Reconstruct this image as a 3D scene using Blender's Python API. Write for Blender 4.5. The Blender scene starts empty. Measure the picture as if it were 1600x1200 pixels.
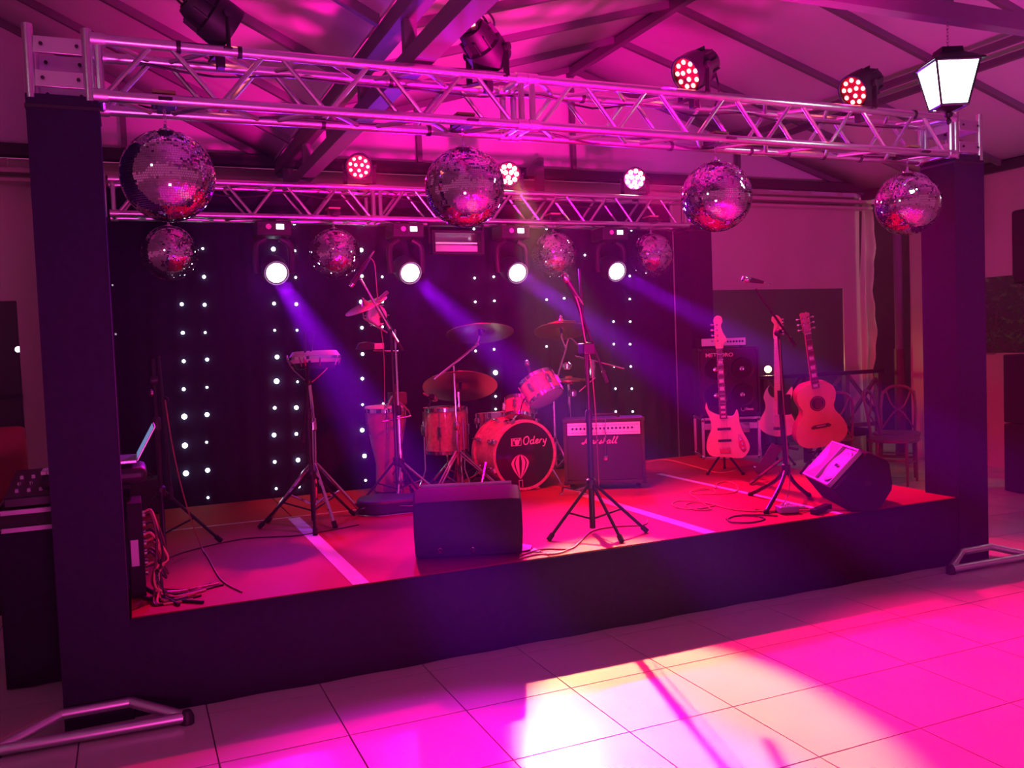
import bpy, math, random
from mathutils import Vector, Matrix
random.seed(7)
S = bpy.context.scene
COL = S.collection
V = Vector
# ---------------------------------------------------------------- camera
CAM = V((0, 0, 1.65)); F = 1377.2
RX = V((.917, -.398, -.038)); RD = V((-.053, -.028, -.998)); RF = V((.396, .917, -.047))
RF.normalize(); RX = (RX - RF * RX.dot(RF)).normalized(); RD = RF.cross(RX).normalized()
cd = bpy.data.cameras.new('camera'); cam = bpy.data.objects.new('camera', cd); COL.objects.link(cam)
cd.sensor_width = 36; cd.lens = 36 * F / 1600; cd.clip_start = .05; cd.clip_end = 200
cam.matrix_world = Matrix(((RX.x, -RD.x, -RF.x, CAM.x), (RX.y, -RD.y, -RF.y, CAM.y), (RX.z, -RD.z, -RF.z, CAM.z), (0, 0, 0, 1)))
S.camera = cam
# ---------------------------------------------------------------- exposure, world
S.view_settings.view_transform = 'Standard'; S.view_settings.look = 'None'
S.view_settings.exposure = 0; S.view_settings.gamma = 1; S.view_settings.use_curve_mapping = False
S.cycles.caustics_reflective = False; S.cycles.caustics_refractive = False
S.cycles.sample_clamp_indirect = 3; S.cycles.max_bounces = 6; S.cycles.transparent_max_bounces = 12
S.cycles.volume_bounces = 0; S.cycles.use_denoising = True; S.cycles.diffuse_bounces = 3
S.cycles.volume_step_rate = 4
W = bpy.data.worlds.new('ambient_fill'); S.world = W; W.use_nodes = True
W.node_tree.nodes['Background'].inputs[0].default_value = (.50, .055, .25, 1)
W.node_tree.nodes['Background'].inputs[1].default_value = .58  # even magenta fill, added as ambient party light

def aim(o, loc, tgt):
    o.location = loc; o.rotation_euler = (V(tgt) - V(loc)).to_track_quat('-Z', 'Y').to_euler()
def spot(name, loc, tgt, col, w, deg, blend=.4, r=.05):
    l = bpy.data.lights.new(name, 'SPOT'); l.color = col; l.energy = w; l.spot_size = math.radians(deg); l.spot_blend = blend; l.shadow_soft_size = r
    o = bpy.data.objects.new(name, l); COL.objects.link(o); aim(o, loc, tgt); return o
def point(name, loc, col, w, r=.05):
    l = bpy.data.lights.new(name, 'POINT'); l.color = col; l.energy = w; l.shadow_soft_size = r
    o = bpy.data.objects.new(name, l); COL.objects.link(o); o.location = loc; return o
RED = (1, .0, .055); MAG = (1, 0, .55)
# rear row of par cans: towards the dance floor over the edge of the stage
spot('lamp_rear_red', (1.88, 7.30, 3.14), (1.1, 2.6, 0), (1, 0, .12), 800, 56, .5, .06)
spot('lamp_rear_warm', (3.262, 7.30, 3.13), (2.12, 3.15, 0), (1, .72, .28), 2900, 17, .5, .035)
spot('lamp_rear_warm_wash', (3.262, 7.29, 3.13), (2.9, 2.6, 0), (1, 0, .12), 1100, 60, .5, .05)
spot('lamp_rear_pink', (4.607, 7.30, 3.14), (4.4, 2.6, 0), (1, 0, .14), 1300, 62, .5, .05)
# front row of par cans
spot('lamp_front_up', (.70, 4.66, 3.02), (4.4, 6.6, .95), RED, 800, 46, .7, .06)
spot('lamp_front_mid', (2.05, 4.66, 3.02), (2.8, 7.0, .60), RED, 360, 76, .7, .06)
spot('lamp_front_dance', (2.96, 4.32, 3.10), (.9, 2.6, 0), (1, 0, 1), 1300, 42, .6, .06)
spot('lamp_front_right', (4.26, 4.32, 3.10), (4.1, 2.4, 0), (1, .0, .20), 1200, 58, .6, .06)
# moving head beams, straight out over the audience
MH = [(1.125, 2.30), (2.248, 2.296), (3.255, 2.293), (4.287, 2.303)]
for i, (x, z) in enumerate(MH):
    spot('beam', (x, 7.19, z - .075), (x, 7.19 - 6, z - .075 - 6 * .364), (.36, .0, 1), 42000, 6.5, .35, .06)
    spot('beam_halo', (x, 7.22, z - .06), (x, 6.2, z - .30), (.36, .0, 1), 190, 110, 1, .06)  # added wide spot at each head, makes a halo in the haze
# wash of the tent roof: added spots without fixtures, outside the frame
spot('roof_wash', (2.6, 1.0, .25), (2.75, 6.3, 4.1), (1, 0, .36), 5200, 50, 1, .15)
spot('roof_wash_violet', (.2, .3, .3), (2.3, 7.0, 3.8), (1, .05, .55), 420, 90, 1, .25)
spot('roof_wash_right', (5.6, .8, .3), (6.9, 6.2, 4.0), (1, .04, .62), 600, 80, 1, .25)
point('lantern_bulb', (4.40, 3.70, 3.02), (.85, .95, 1), 30, .05)
point('second_lantern_bulb', (-1.6, 2.3, 3.1), (.85, .92, 1), 30, .06)
point('added_right_fill', (8.3, 4.4, 3.0), (1, .86, .72), 34, .06)  # added warm fill for the right and back tarpaulins

# ---------------------------------------------------------------- pixel helpers (a view ray met with a real plane)
def ray(px, py): return RX * (px - 800) + RD * (py - 600) + RF * F
def aty(px, py, y):
    d = ray(px, py); return CAM + d * (y / d.y)
def atz(px, py, z):
    d = ray(px, py); return CAM + d * ((z - CAM.z) / d.z)
ZS = .46
# ---------------------------------------------------------------- mesh builder
def frame(d):
    d = V(d).normalized(); a = V((0, 0, 1)) if abs(d.z) < .95 else V((1, 0, 0))
    u = d.cross(a).normalized(); return u, d.cross(u).normalized(), d
def smooth_path(p, k=6, closed=False):
    p = [V(q) for q in p]; n = len(p); out = []
    rng = range(n if closed else n - 1)
    for i in rng:
        if closed: a, b, c, d = p[(i - 1) % n], p[i], p[(i + 1) % n], p[(i + 2) % n]
        else: a, b, c, d = p[max(i - 1, 0)], p[i], p[i + 1], p[min(i + 2, n - 1)]
        for j in range(k):
            t = j / k
            out.append(.5 * ((2 * b) + (c - a) * t + (2 * a - 5 * b + 4 * c - d) * t * t + (3 * b - a - 3 * c + d) * t ** 3))
    if not closed: out.append(p[-1])
    return out
class MB:
    def __init__(s): s.v = []; s.f = []
    def add(s, vs, fs):
        n = len(s.v); s.v += [V(q) for q in vs]; s.f += [tuple(i + n for i in f) for f in fs]; return s
    def box(s, c, d, M=None):
        x, y, z = [q / 2 for q in d]; c = V(c)
        vs = [V((i, j, k)) for i in (-x, x) for j in (-y, y) for k in (-z, z)]
        if M: vs = [M @ q for q in vs]
        return s.add([q + c for q in vs], [(0, 1, 3, 2), (4, 6, 7, 5), (0, 4, 5, 1), (2, 3, 7, 6), (0, 2, 6, 4), (1, 5, 7, 3)])
    def bb(s, a, b): return s.box([(p + q) / 2 for p, q in zip(a, b)], [abs(q - p) for p, q in zip(a, b)])
    def tube(s, pts, r, n=8, closed=False, cap=True):
        pts = [V(p) for p in pts]; m = len(pts); rs = r if isinstance(r, (list, tuple)) else [r] * m
        vs = []; fs = []; pu = None
        for i, p in enumerate(pts):
            if closed: d = pts[(i + 1) % m] - pts[i - 1]
            else: d = pts[min(i + 1, m - 1)] - pts[max(i - 1, 0)]
            if d.length < 1e-9: d = V((0, 0, 1))
            if pu is None: u, w, d = frame(d)
            else:
                d.normalize(); u = (pu - d * pu.dot(d))
                u = u.normalized() if u.length > 1e-6 else frame(d)[0]; w = d.cross(u)
            pu = u
            vs += [p + (u * math.cos(a) + w * math.sin(a)) * rs[i] for a in [2 * math.pi * k / n for k in range(n)]]
        for i in range(m if closed else m - 1):
            j = (i + 1) % m
            fs += [(i * n + k, i * n + (k + 1) % n, j * n + (k + 1) % n, j * n + k) for k in range(n)]
        if cap and not closed: fs += [tuple(range(n))[::-1], tuple(range((m - 1) * n, m * n))]
        return s.add(vs, fs)
    def bar(s, a, b, w, h=None, up=(0, 0, 1)):
        a, b = V(a), V(b); d = (b - a).normalized(); up = V(up)
        if abs(d.dot(up)) > .97: up = V((1, 0, 0))
        u = d.cross(up).normalized() * w / 2; q = u.cross(d).normalized() * (h or w) / 2
        vs = [p + i * u + j * q for p in (a, b) for i, j in ((-1, -1), (1, -1), (1, 1), (-1, 1))]
        return s.add(vs, [(3, 2, 1, 0), (4, 5, 6, 7), (0, 1, 5, 4), (1, 2, 6, 5), (2, 3, 7, 6), (3, 0, 4, 7)])
    def lathe(s, prof, o=(0, 0, 0), ax=(0, 0, 1), n=24):
        u, w, d = frame(ax); o = V(o); vs = []; fs = []; m = len(prof)
        for r, h in prof:
            vs += [o + d * h + (u * math.cos(2 * math.pi * k / n) + w * math.sin(2 * math.pi * k / n)) * r for k in range(n)]
        for i in range(m - 1):
            fs += [(i * n + k, i * n + (k + 1) % n, (i + 1) * n + (k + 1) % n, (i + 1) * n + k) for k in range(n)]
        if m >= 4 and prof[0][0] > 0 and abs(prof[0][0] - prof[-1][0]) < 1e-6:      # a ring: close it on its inside
            fs += [((m - 1) * n + k, (m - 1) * n + (k + 1) % n, (k + 1) % n, k) for k in range(n)]
        else: fs += [tuple(range(n))[::-1], tuple(range((m - 1) * n, m * n))]
        return s.add(vs, fs)
    def sph(s, c, r, n=16, m=10, sc=(1, 1, 1)):
        c = V(c); vs = []; fs = []
        for i in range(1, m):
            t = math.pi * i / m
            vs += [c + V((math.sin(t) * math.cos(2 * math.pi * k / n) * sc[0], math.sin(t) * math.sin(2 * math.pi * k / n) * sc[1], math.cos(t) * sc[2])) * r for k in range(n)]
        vs += [c + V((0, 0, r * sc[2])), c - V((0, 0, r * sc[2]))]; T = len(vs) - 2
        for i in range(m - 2): fs += [(i * n + k, (i + 1) * n + k, (i + 1) * n + (k + 1) % n, i * n + (k + 1) % n) for k in range(n)]
        fs += [(T, k, (k + 1) % n) for k in range(n)] + [(T + 1, (m - 2) * n + (k + 1) % n, (m - 2) * n + k) for k in range(n)]
        return s.add(vs, fs)
    def prism(s, poly, o, u, w, t):      # polygon in the plane (u, w) at o, thickened by the vector t
        o, u, w, t = V(o), V(u), V(w), V(t); n = len(poly)
        a = [o + u * p[0] + w * p[1] for p in poly]
        fs = [tuple(range(n))[::-1], tuple(range(n, 2 * n))] + [(i, (i + 1) % n, (i + 1) % n + n, i + n) for i in range(n)]
        return s.add(a + [q + t for q in a], fs)
    def grid(s, fn, nu, nv, thick=None):
        vs = [V(fn(i / nu, j / nv)) for i in range(nu + 1) for j in range(nv + 1)]
        fs = [(i * (nv + 1) + j, (i + 1) * (nv + 1) + j, (i + 1) * (nv + 1) + j + 1, i * (nv + 1) + j + 1) for i in range(nu) for j in range(nv)]
        return s.add(vs, fs)
    def ribbon(s, pts, o, u, w, nrm, wd):      # flat pen stroke on a surface
        p2 = [V((p[0], p[1], 0)) for p in pts]; vs = []; fs = []
        o, u, w, nrm = V(o), V(u), V(w), V(nrm)
        for i, p in enumerate(p2):
            d = p2[min(i + 1, len(p2) - 1)] - p2[max(i - 1, 0)]; d = d.normalized() if d.length > 1e-9 else V((1, 0, 0))
            q = V((-d.y, d.x, 0)) * wd / 2
            for e in (p - q, p + q): vs.append(o + u * e.x + w * e.y + nrm)
        fs = [(2 * i, 2 * i + 2, 2 * i + 3, 2 * i + 1) for i in range(len(p2) - 1)]
        return s.add(vs, fs)
    def build(s, name, m, parent=None, local=False, smooth=35, bevel=0, solid=0):
        me = bpy.data.meshes.new(name)
        vs = s.v
        if parent is not None and not local:
            I = MW[parent.name].inverted(); vs = [I @ q for q in vs]
        me.from_pydata([tuple(q) for q in vs], [], s.f); me.update()
        if m is not None: me.materials.append(m)
        if smooth:
            me.polygons.foreach_set('use_smooth', [True] * len(me.polygons)); me.set_sharp_from_angle(angle=math.radians(smooth))
        o = bpy.data.objects.new(name, me); COL.objects.link(o)
        if parent is not None: o.parent = parent; MW[o.name] = MW[parent.name]
        else: MW[o.name] = Matrix.Identity(4)
        if solid:
            q = o.modifiers.new('solid', 'SOLIDIFY'); q.thickness = solid; q.offset = 0
        if bevel:
            q = o.modifiers.new('bevel', 'BEVEL'); q.width = bevel; q.segments = 2; q.limit_method = 'ANGLE'; q.angle_limit = math.radians(40)
        return o
MW = {}
def thing(name, label, cat, loc=(0, 0, 0), rot=None, group=None):
    o = bpy.data.objects.new(name, None); COL.objects.link(o); o.empty_display_size = .1
    M = Matrix.Translation(V(loc))
    if isinstance(rot, Matrix): M = rot.copy()
    elif rot is not None: M = M @ Matrix.Rotation(rot, 4, 'Z')
    o.matrix_world = M; MW[o.name] = M
    o['label'] = label; o['category'] = cat
    if group: o['group'] = group
    return o
def tag(o, label, cat, group=None):
    o['label'] = label; o['category'] = cat
    if group: o['group'] = group
    return o
def struct(o): o['kind'] = 'structure'; return o
def stuff(o): o['kind'] = 'stuff'; return o
def kids(o): return [c for c in bpy.data.objects if c.parent == o]
def dup(root, M, label):
    r = root.copy(); COL.objects.link(r); r.matrix_world = M; MW[r.name] = M; r['label'] = label
    for ch in kids(root):
        c = ch.copy(); COL.objects.link(c); c.parent = r; MW[c.name] = M
        for g in kids(ch):
            d = g.copy(); COL.objects.link(d); d.parent = c; MW[d.name] = M
    return r
def share(src, name, parent, off):       # another piece sharing the mesh of src, moved by off
    o = bpy.data.objects.new(name, src.data); COL.objects.link(o); o.location = off
    if parent is not None: o.parent = parent; MW[o.name] = MW[parent.name]
    return o
# ---------------------------------------------------------------- materials
def mat(name, c, rough=.5, metal=0, var=.12, scale=8, bump=0, bscale=60, emit=None, es=0, spec=.5, coat=0, rvar=0, sheen=0):
    m = bpy.data.materials.new(name); m.use_nodes = True; N = m.node_tree; b = N.nodes['Principled BSDF']
    b.inputs['Roughness'].default_value = rough; b.inputs['Metallic'].default_value = metal
    b.inputs['Specular IOR Level'].default_value = spec; b.inputs['Coat Weight'].default_value = coat
    b.inputs['Sheen Weight'].default_value = sheen
    tc = N.nodes.new('ShaderNodeTexCoord')
    nz = N.nodes.new('ShaderNodeTexNoise'); nz.inputs['Scale'].default_value = scale; nz.inputs['Detail'].default_value = 4
    N.links.new(tc.outputs['Object'], nz.inputs['Vector'])
    rp = N.nodes.new('ShaderNodeMix'); rp.data_type = 'RGBA'
    rp.inputs[6].default_value = tuple(q * (1 - var) for q in c) + (1,); rp.inputs[7].default_value = tuple(min(1, q * (1 + var)) for q in c) + (1,)
    N.links.new(nz.outputs['Fac'], rp.inputs[0]); N.links.new(rp.outputs[2], b.inputs['Base Color'])
    if rvar:
        mr = N.nodes.new('ShaderNodeMapRange'); mr.inputs[3].default_value = max(0, rough - rvar); mr.inputs[4].default_value = rough + rvar
        N.links.new(nz.outputs['Fac'], mr.inputs[0]); N.links.new(mr.outputs[0], b.inputs['Roughness'])
    if bump:
        n2 = N.nodes.new('ShaderNodeTexNoise'); n2.inputs['Scale'].default_value = bscale; N.links.new(tc.outputs['Object'], n2.inputs['Vector'])
        bp = N.nodes.new('ShaderNodeBump'); bp.inputs['Strength'].default_value = bump; bp.inputs['Distance'].default_value = .01
        N.links.new(n2.outputs['Fac'], bp.inputs['Height']); N.links.new(bp.outputs[0], b.inputs['Normal'])
    if emit: b.inputs['Emission Color'].default_value = emit + (1,); b.inputs['Emission Strength'].default_value = es
    return m
M_ALU = mat('aluminium', (.80, .80, .83), .30, 1, .05, 20, rvar=.06)
M_ALU2 = mat('aluminium_plate', (.75, .75, .78), .42, 1, .06, 15)
M_FAB = mat('black_fabric', (.022, .016, .038), .95, 0, .2, 30, .25, 300, spec=.15)
M_CURT = mat('black_curtain', (.018, .013, .034), .95, 0, .2, 20, .2, 250, spec=.1)
M_BLK = mat('black_plastic', (.018, .017, .02), .5, 0, .15, 20, .1, 200)
M_BMET = mat('black_metal', (.022, .021, .024), .32, .3, .1, 20)
M_WEDGE = mat('textured_plastic', (.02, .018, .022), .8, 0, .2, 30, .4, 500, spec=.2)
M_HORN = mat('horn_plastic', (.20, .15, .17), .45)
M_TOLEX = mat('black_tolex', (.03, .028, .03), .55, 0, .2, 40, .5, 400)
M_RUB = mat('rubber', (.02, .02, .02), .8)
M_ALU3 = mat('grey_rail', (.35, .33, .36), .5, 1, .1, 15)  # darker, rougher aluminium than the other plates
M_CHR = mat('chrome', (.82, .82, .84), .12, 1, .04, 20)
M_CARP = mat('red_carpet', (.34, .012, .022), .62, 0, .22, 3, .12, 180, spec=.25)
M_TAPE = mat('white_tape', (.8, .78, .8), .5, 0, .1, 6)
M_TILE = mat('floor_tile', (.60, .55, .52), .22, 0, .10, 2.5, 0, 0, rvar=.05)
M_GROUT = mat('grout', (.20, .13, .12), .9)
M_ROOF = mat('tent_fabric', (.72, .70, .74), .85, 0, .05, 1.5, .05, 30, spec=.2)
M_STEEL = mat('painted_steel', (.16, .15, .17), .6, 0, .1, 8)
M_FASC = mat('dark_fascia', (.04, .035, .045), .6)
M_TARP = mat('tarpaulin', (.62, .50, .46), .28, 0, .06, 1.2, .25, 6, spec=.5)
M_WOOD = mat('dark_wood', (.10, .045, .028), .42, 0, .3, 12)
M_BRASS = mat('cymbal_bronze', (.74, .44, .30), .34, 1, .1, 14)
M_WRAP = mat('pearl_wrap', (.62, .42, .40), .28, 0, .55, 34, coat=.6)
M_HEADW = mat('drum_skin', (.78, .74, .72), .5, 0, .04)
M_HEADB = mat('black_drum_head', (.02, .018, .026), .10, 0, .1, spec=.6)
M_WHITE = mat('white_print', (.75, .72, .74), .5, 0, .03)
M_CONGA = mat('conga_wood', (.42, .20, .11), .38, 0, .3, 10)
M_GRILLE = mat('grille_cloth', (.026, .023, .028), .8, 0, .35, 300)
M_GOLD = mat('brushed_gold', (.70, .60, .42), .35, .6, .06)
M_MIRROR = mat('mirror_glass', (.92, .92, .95), .035, 1, 0)
M_CORE = mat('ball_core', (.45, .44, .48), .45)
M_BASSB = mat('bass_finish', (.75, .62, .50), .22, 0, .1, 3, coat=.6)
M_STRAT = mat('cream_finish', (.80, .76, .68), .18, 0, .03, coat=.7)
M_MAPLE = mat('maple', (.66, .46, .28), .35, 0, .15, 10)
M_SPRUCE = mat('spruce_top', (.58, .32, .16), .35, 0, .12, 14, coat=.3)
M_MAHOG = mat('mahogany', (.24, .08, .045), .3, 0, .2, 10, coat=.4)
M_ROSE = mat('rosewood', (.07, .035, .025), .5, 0, .2, 20)
M_PURP = mat('beige_plastic', (.5, .45, .5), .5)
M_LED = mat('led_white', (.9, .95, 1), .3, emit=(.80, .92, 1), es=7)
M_LEDD = mat('led_dim', (.9, .95, 1), .3, emit=(.80, .92, 1), es=.35)
M_REDLED = mat('led_red', (1, .3, .3), .3, emit=(1, .16, .15), es=9)
M_REDHOT = mat('led_red_hot', (1, .5, .4), .3, emit=(1, .55, .42), es=14)
M_REDPL = mat('red_lens_plate', (.35, .01, .015), .25, coat=.8)
M_BEAM = mat('beam_lens', (1, .8, 1), .3, emit=(1, .55, 1), es=16)
M_DISP = mat('lcd_display', (.9, .9, 1), .3, emit=(.85, .85, 1), es=4)
M_STICK = mat('round_sticker', (.75, .45, .65), .5)
M_LANT = mat('lantern_glass', (.9, 1, .98), .3, emit=(.80, .98, .98), es=6)
M_SCREEN = mat('laptop_screen', (.2, .3, .5), .3, emit=(.12, .22, .42), es=1)
M_WARMB = mat('warm_bulb', (1, .8, .4), .3, emit=(1, .72, .28), es=12)
M_PAPER = mat('paper', (.85, .83, .82), .6)
M_FLOOD = mat('reflector', (.85, .85, .86), .18, 1, .02)
M_TUBE = mat('halogen_tube', (.95, .9, .9), .3, emit=(1, .55, .70), es=.35)
M_OUT = mat('tree_leaf', (.10, .16, .05), .7, 0, .5, 12)
M_CABLE = mat('cable_rubber', (.12, .03, .035), .45)
M_CABLE2 = mat('cable_rubber_brown', (.30, .09, .085), .45)
M_CABLER = mat('red_cable', (.75, .22, .18), .4)
M_NOISE = mat('seat_wood', (.16, .07, .045), .4, 0, .2, 14)
# clear plastic: mostly see-through, glossy and slightly milky
M_CLEAR = bpy.data.materials.new('clear_plastic'); M_CLEAR.use_nodes = True
N = M_CLEAR.node_tree; B = N.nodes['Principled BSDF']; B.inputs['Base Color'].default_value = (.12, .12, .13, 1); B.inputs['Roughness'].default_value = .2
B.inputs['Alpha'].default_value = .45

# ================================================================ SETTING
yF = 4.35
floor = struct(MB().bb((-9, -7, -.08), (13, 10.5, -.012)).build('floor', M_GROUT))
tp = MB().bb((-.263, -.264, -.012), (.263, .264, 0)).build('tile', M_TILE, floor, bevel=.003)
tp.location = (.243 + .266, 3.69 - .267, 0)
X0, Y0, PX, PY = .243 + .266, 3.69 - .267, .532, .535
n = 0
for j in range(-7, 13):
    for i in range(-17, 24):
        if i == 0 and j == 0: continue
        x, y = X0 + i * PX, Y0 + j * PY
        if -8.8 < x < 10 and -6 < y < 9:
            near = -1.6 < x < 8.2 and 2.3 < y < 7.8 and not (.1 < x < 5.1 and y > 4.5)
            if near and n < 285:
                share(tp, 'tile', floor, (x, y, 0)); n += 1
            else:
                continue
# the rest of the tiling, outside the view or under the stage, joined
fb = MB()
for j in range(-19, 13):
    for i in range(-17, 24):
        x, y = X0 + i * PX, Y0 + j * PY
        if -8.8 < x < 11 and -6.5 < y < 10 and not (-1.6 < x < 8.2 and 2.3 < y < 7.8 and not (.1 < x < 5.1 and y > 4.5)):
            fb.bb((x - .263, y - .264, -.012), (x + .263, y + .264, 0))
stuff(fb.build('tiling', M_TILE, floor, smooth=0))

# tent roof: a wide bay with its ridge along y, and the slope of the next bay on the left
rz = lambda x: 4.73 - .29 * abs(x - 4.73)
lz = lambda x: 3.559 + .49 * (1.343 - x)
ceil = MB()
ceil.grid(lambda a, b: (1.4 + 3.33 * a, -1.5 + 10.55 * b, rz(1.4 + 3.33 * a)), 3, 16)
ceil.grid(lambda a, b: (4.73 + 4.47 * a, -1.5 + 10.55 * b, rz(4.73 + 4.47 * a)), 3, 16)
ceil.grid(lambda a, b: (-3.2 + 4.62 * a, -1.5 + 10.55 * b, lz(-3.2 + 4.62 * a)), 3, 16)
ceil.grid(lambda a, b: (-9 + 5.8 * a, -1.5 + 10.55 * b, lz(-3.2) - .49 * 5.8 * (1 - a)), 3, 16)
ceil.grid(lambda a, b: (1.4, -1.5 + 10.55 * a, lz(1.42) - .01 + (rz(1.4) - lz(1.42) + .01) * b), 16, 1)
ceiling = struct(ceil.build('ceiling', M_ROOF, solid=.006))
for y in [9.0 - k for k in range(0, 16)]:
    if y < 2.5: continue
    yy = y - .06
    for a, b in (((1.45, rz(1.45)), (4.73, rz(4.73))), ((4.73, rz(4.73)), (9.1, rz(9.1))), ((-3.2, lz(-3.2)), (1.40, lz(1.40)))):
        MB().bar((a[0], yy, a[1] - .035), (b[0], yy, b[1] - .035), .045, .06).build('rafter', M_STEEL, ceiling, smooth=0)
MB().bar((4.73, -1.5, 4.66), (4.73, 9.0, 4.66), .07, .09).build('ridge_beam', M_STEEL, ceiling, smooth=0)
for x in (6.9, 7.12): MB().bar((x, -2, rz(x) - .09), (x, 9.0, rz(x) - .09), .05, .06).build('purlin', M_STEEL, ceiling, smooth=0)
# valley girder, two chords with struts
for z, x in ((3.44, 1.46), (3.16, 1.47)): MB().bar((x, -2, z), (x, 8.95, z), .11, .10).build('girder_chord', M_STEEL, ceiling, smooth=0)
for k in range(9): MB().bar((1.465, 8.6 - k * 1.0, 3.16), (1.465, 8.6 - k * 1.0, 3.44), .06, .07).build('girder_strut', M_STEEL, ceiling, smooth=0)
MB().bar((1.5, 8.93, 2.5), (1.5, 8.93, 3.46), .14, .14).build('girder_post', M_STEEL, ceiling, smooth=0)
MB().bar((1.5, 3.7, 3.44), (9.1, 3.7, 3.44), .08, .10).build('tie_beam', M_STEEL, ceiling, smooth=0)
MB().bar((4.40, 3.7, 3.44), (4.40, 3.7, rz(4.4)), .05, .05).build('king_post', M_STEEL, ceiling, smooth=0)
for x, z in ((4.72, 4.6), (.06, 4.15), (7.0, 3.95), (2.9, 4.1)): MB().bar((x, 8.93, 3.5), (x, 8.93, z), .05, .05).build('king_post', M_STEEL, ceiling, smooth=0)
# gable infill and the dark fascia beam
gb = MB()
gb.add([(1.4, 9.0, 3.5), (4.73, 9.0, 3.5), (4.73, 9.0, rz(4.73)), (1.4, 9.0, rz(1.4))], [(0, 1, 2, 3)])
gb.add([(4.73, 9.0, 3.5), (9.1, 9.0, 3.4), (9.1, 9.0, rz(9.1)), (4.73, 9.0, rz(4.73))], [(0, 1, 2, 3)])
gb.add([(-3.2, 9.0, 3.5), (1.4, 9.0, 3.5), (1.4, 9.0, lz(1.4)), (-3.2, 9.0, lz(-3.2))], [(0, 1, 2, 3)])
gb.build('gable', M_ROOF, ceiling, smooth=0, solid=.006)
f1 = MB().bb((-9, 8.86, 3.45), (9.1, 8.98, 3.56)).build('trim_1', M_FASC, bevel=.008); struct(f1)
f2 = MB().bb((9.03, 1.5, 3.36), (9.15, 8.98, 3.47)).build('trim_2', M_FASC, bevel=.008); struct(f2)
f3 = MB(); f3.bb((-9, 8.84, 3.30), (9.08, 8.99, 3.34)); f3.bb((-9, 8.82, 3.22), (9.08, 8.99, 3.25))
struct(f3.build('trim_3', M_TARP, smooth=0))
q = aty(842, 275, 8.80)
MB().prism([(-.03, -.22), (.055, -.22), (.055, .20), (.02, .20), (-.16, .06), (-.16, 0), (-.03, 0)], (q.x, 8.78, q.z), (1, 0, 0), (0, 0, 1), (0, .08, 0)).build('bracket', M_STEEL, f1, smooth=0)

# back wall: tarpaulin with clear plastic windows
def tarp(y0, x0, x1, z0, z1, amp=.012, nu=None):
    nu = nu or max(4, int((x1 - x0) / .12))
    return lambda a, b: (x0 + (x1 - x0) * a, y0 + amp * math.sin(a * (x1 - x0) * 9 + math.sin(b * 7) * .6) + amp * .6 * math.sin(a * (x1 - x0) * 23 + b * 3), z0 + (z1 - z0) * b)
wb = MB()
WB = [(-9, -2.6, 0, 3.45), (-2.6, -.9, 2.19, 3.45), (-2.6, -.9, 0, 1.0), (-.9, 6.2, 0, 3.45), (6.2, 8.72, 2.22, 3.45), (6.2, 8.72, 0, .16), (8.72, 9.02, 0, 3.45)]
for a in WB: wb.grid(tarp(9.0, *a), max(3, int((a[1] - a[0]) / .15)), 10)
# creased, gathered end of the tarpaulin at the corner
wb.grid(lambda a, b: (9.02 + .16 * a - .02 * math.sin(b * 5) + .03 * a * math.sin(b * 17), 9.0 - .05 * a + .045 * math.sin(a * 9 + b * 4) + .012 * math.sin(b * 60 + a * 14) * a, 3.40 * b), 14, 60)
wall_b = struct(wb.build('wall_back', M_TARP))
w1 = MB().grid(tarp(9.0, 6.2, 8.72, .16, 2.22, .010), 24, 12).build('window_1', M_CLEAR); struct(w1)
for z in (.16, 2.22): MB().bb((6.2, 8.985, z - .02), (8.72, 8.998, z + .02)).build('hem', M_TARP, w1, smooth=0)
MB().bb((8.70, 8.98, .16), (8.74, 8.998, 2.22)).build('hem', M_TARP, w1, smooth=0)
w2 = MB().grid(tarp(9.0, -2.6, -.9, 1.0, 2.19, .01), 16, 8).build('window_2', M_CLEAR); struct(w2)
MB().bb((-2.6, 8.98, 1.32), (-.9, 8.998, 1.36)).build('hem', M_FASC, w2, smooth=0)
# right side wall, with a gap at the corner
wr = MB()
def tx(x0, y0, y1, z0, z1, amp=.012):
    return lambda a, b: (x0 + amp * math.sin(a * (y1 - y0) * 8 + math.sin(b * 6)), y0 + (y1 - y0) * a, z0 + (z1 - z0) * b)
wr.grid(tx(9.1, 7.22, 8.27, 0, 3.4), 10, 10)
wr.grid(tx(9.1, 3.6, 7.22, 2.19, 3.4), 26, 8); wr.grid(tx(9.1, 3.6, 7.22, 0, 1.32), 26, 8); wr.grid(tx(9.1, 1.5, 3.6, 0, 3.4), 16, 8)
wall_r = struct(wr.build('wall_right', M_TARP))
w3 = MB().grid(tx(9.1, 3.6, 7.22, 1.30, 2.21, .02), 26, 8).build('window_3', M_CLEAR); struct(w3)
pc = MB().lathe([(.055, 0), (.055, 1.38), (.05, 1.4), (.05, 3.4)], (9.05, 8.40, 0), n=16).build('grey_column', M_STEEL)
tag(pc, 'slim grey steel tent column in the dark gap at the corner', 'column')
MB().lathe([(.062, 1.36), (.065, 1.38), (.065, .1), (.07, 0)][::-1], (9.05, 8.40, 0), n=16).build('column_sleeve', M_WOOD, pc)
# added dark walls, blocking the bright world behind the clear windows
M_BLOCKER = mat('dark_blocker', (.05, .05, .05), .9)
struct(MB().bb((-9, 10.5, -.1), (13, 10.6, 3.6)).build('wall_blocker_back', M_BLOCKER, smooth=0))
struct(MB().bb((11.6, 1, -.1), (11.7, 10.5, 3.6)).build('wall_blocker_side', M_BLOCKER, smooth=0))

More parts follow.
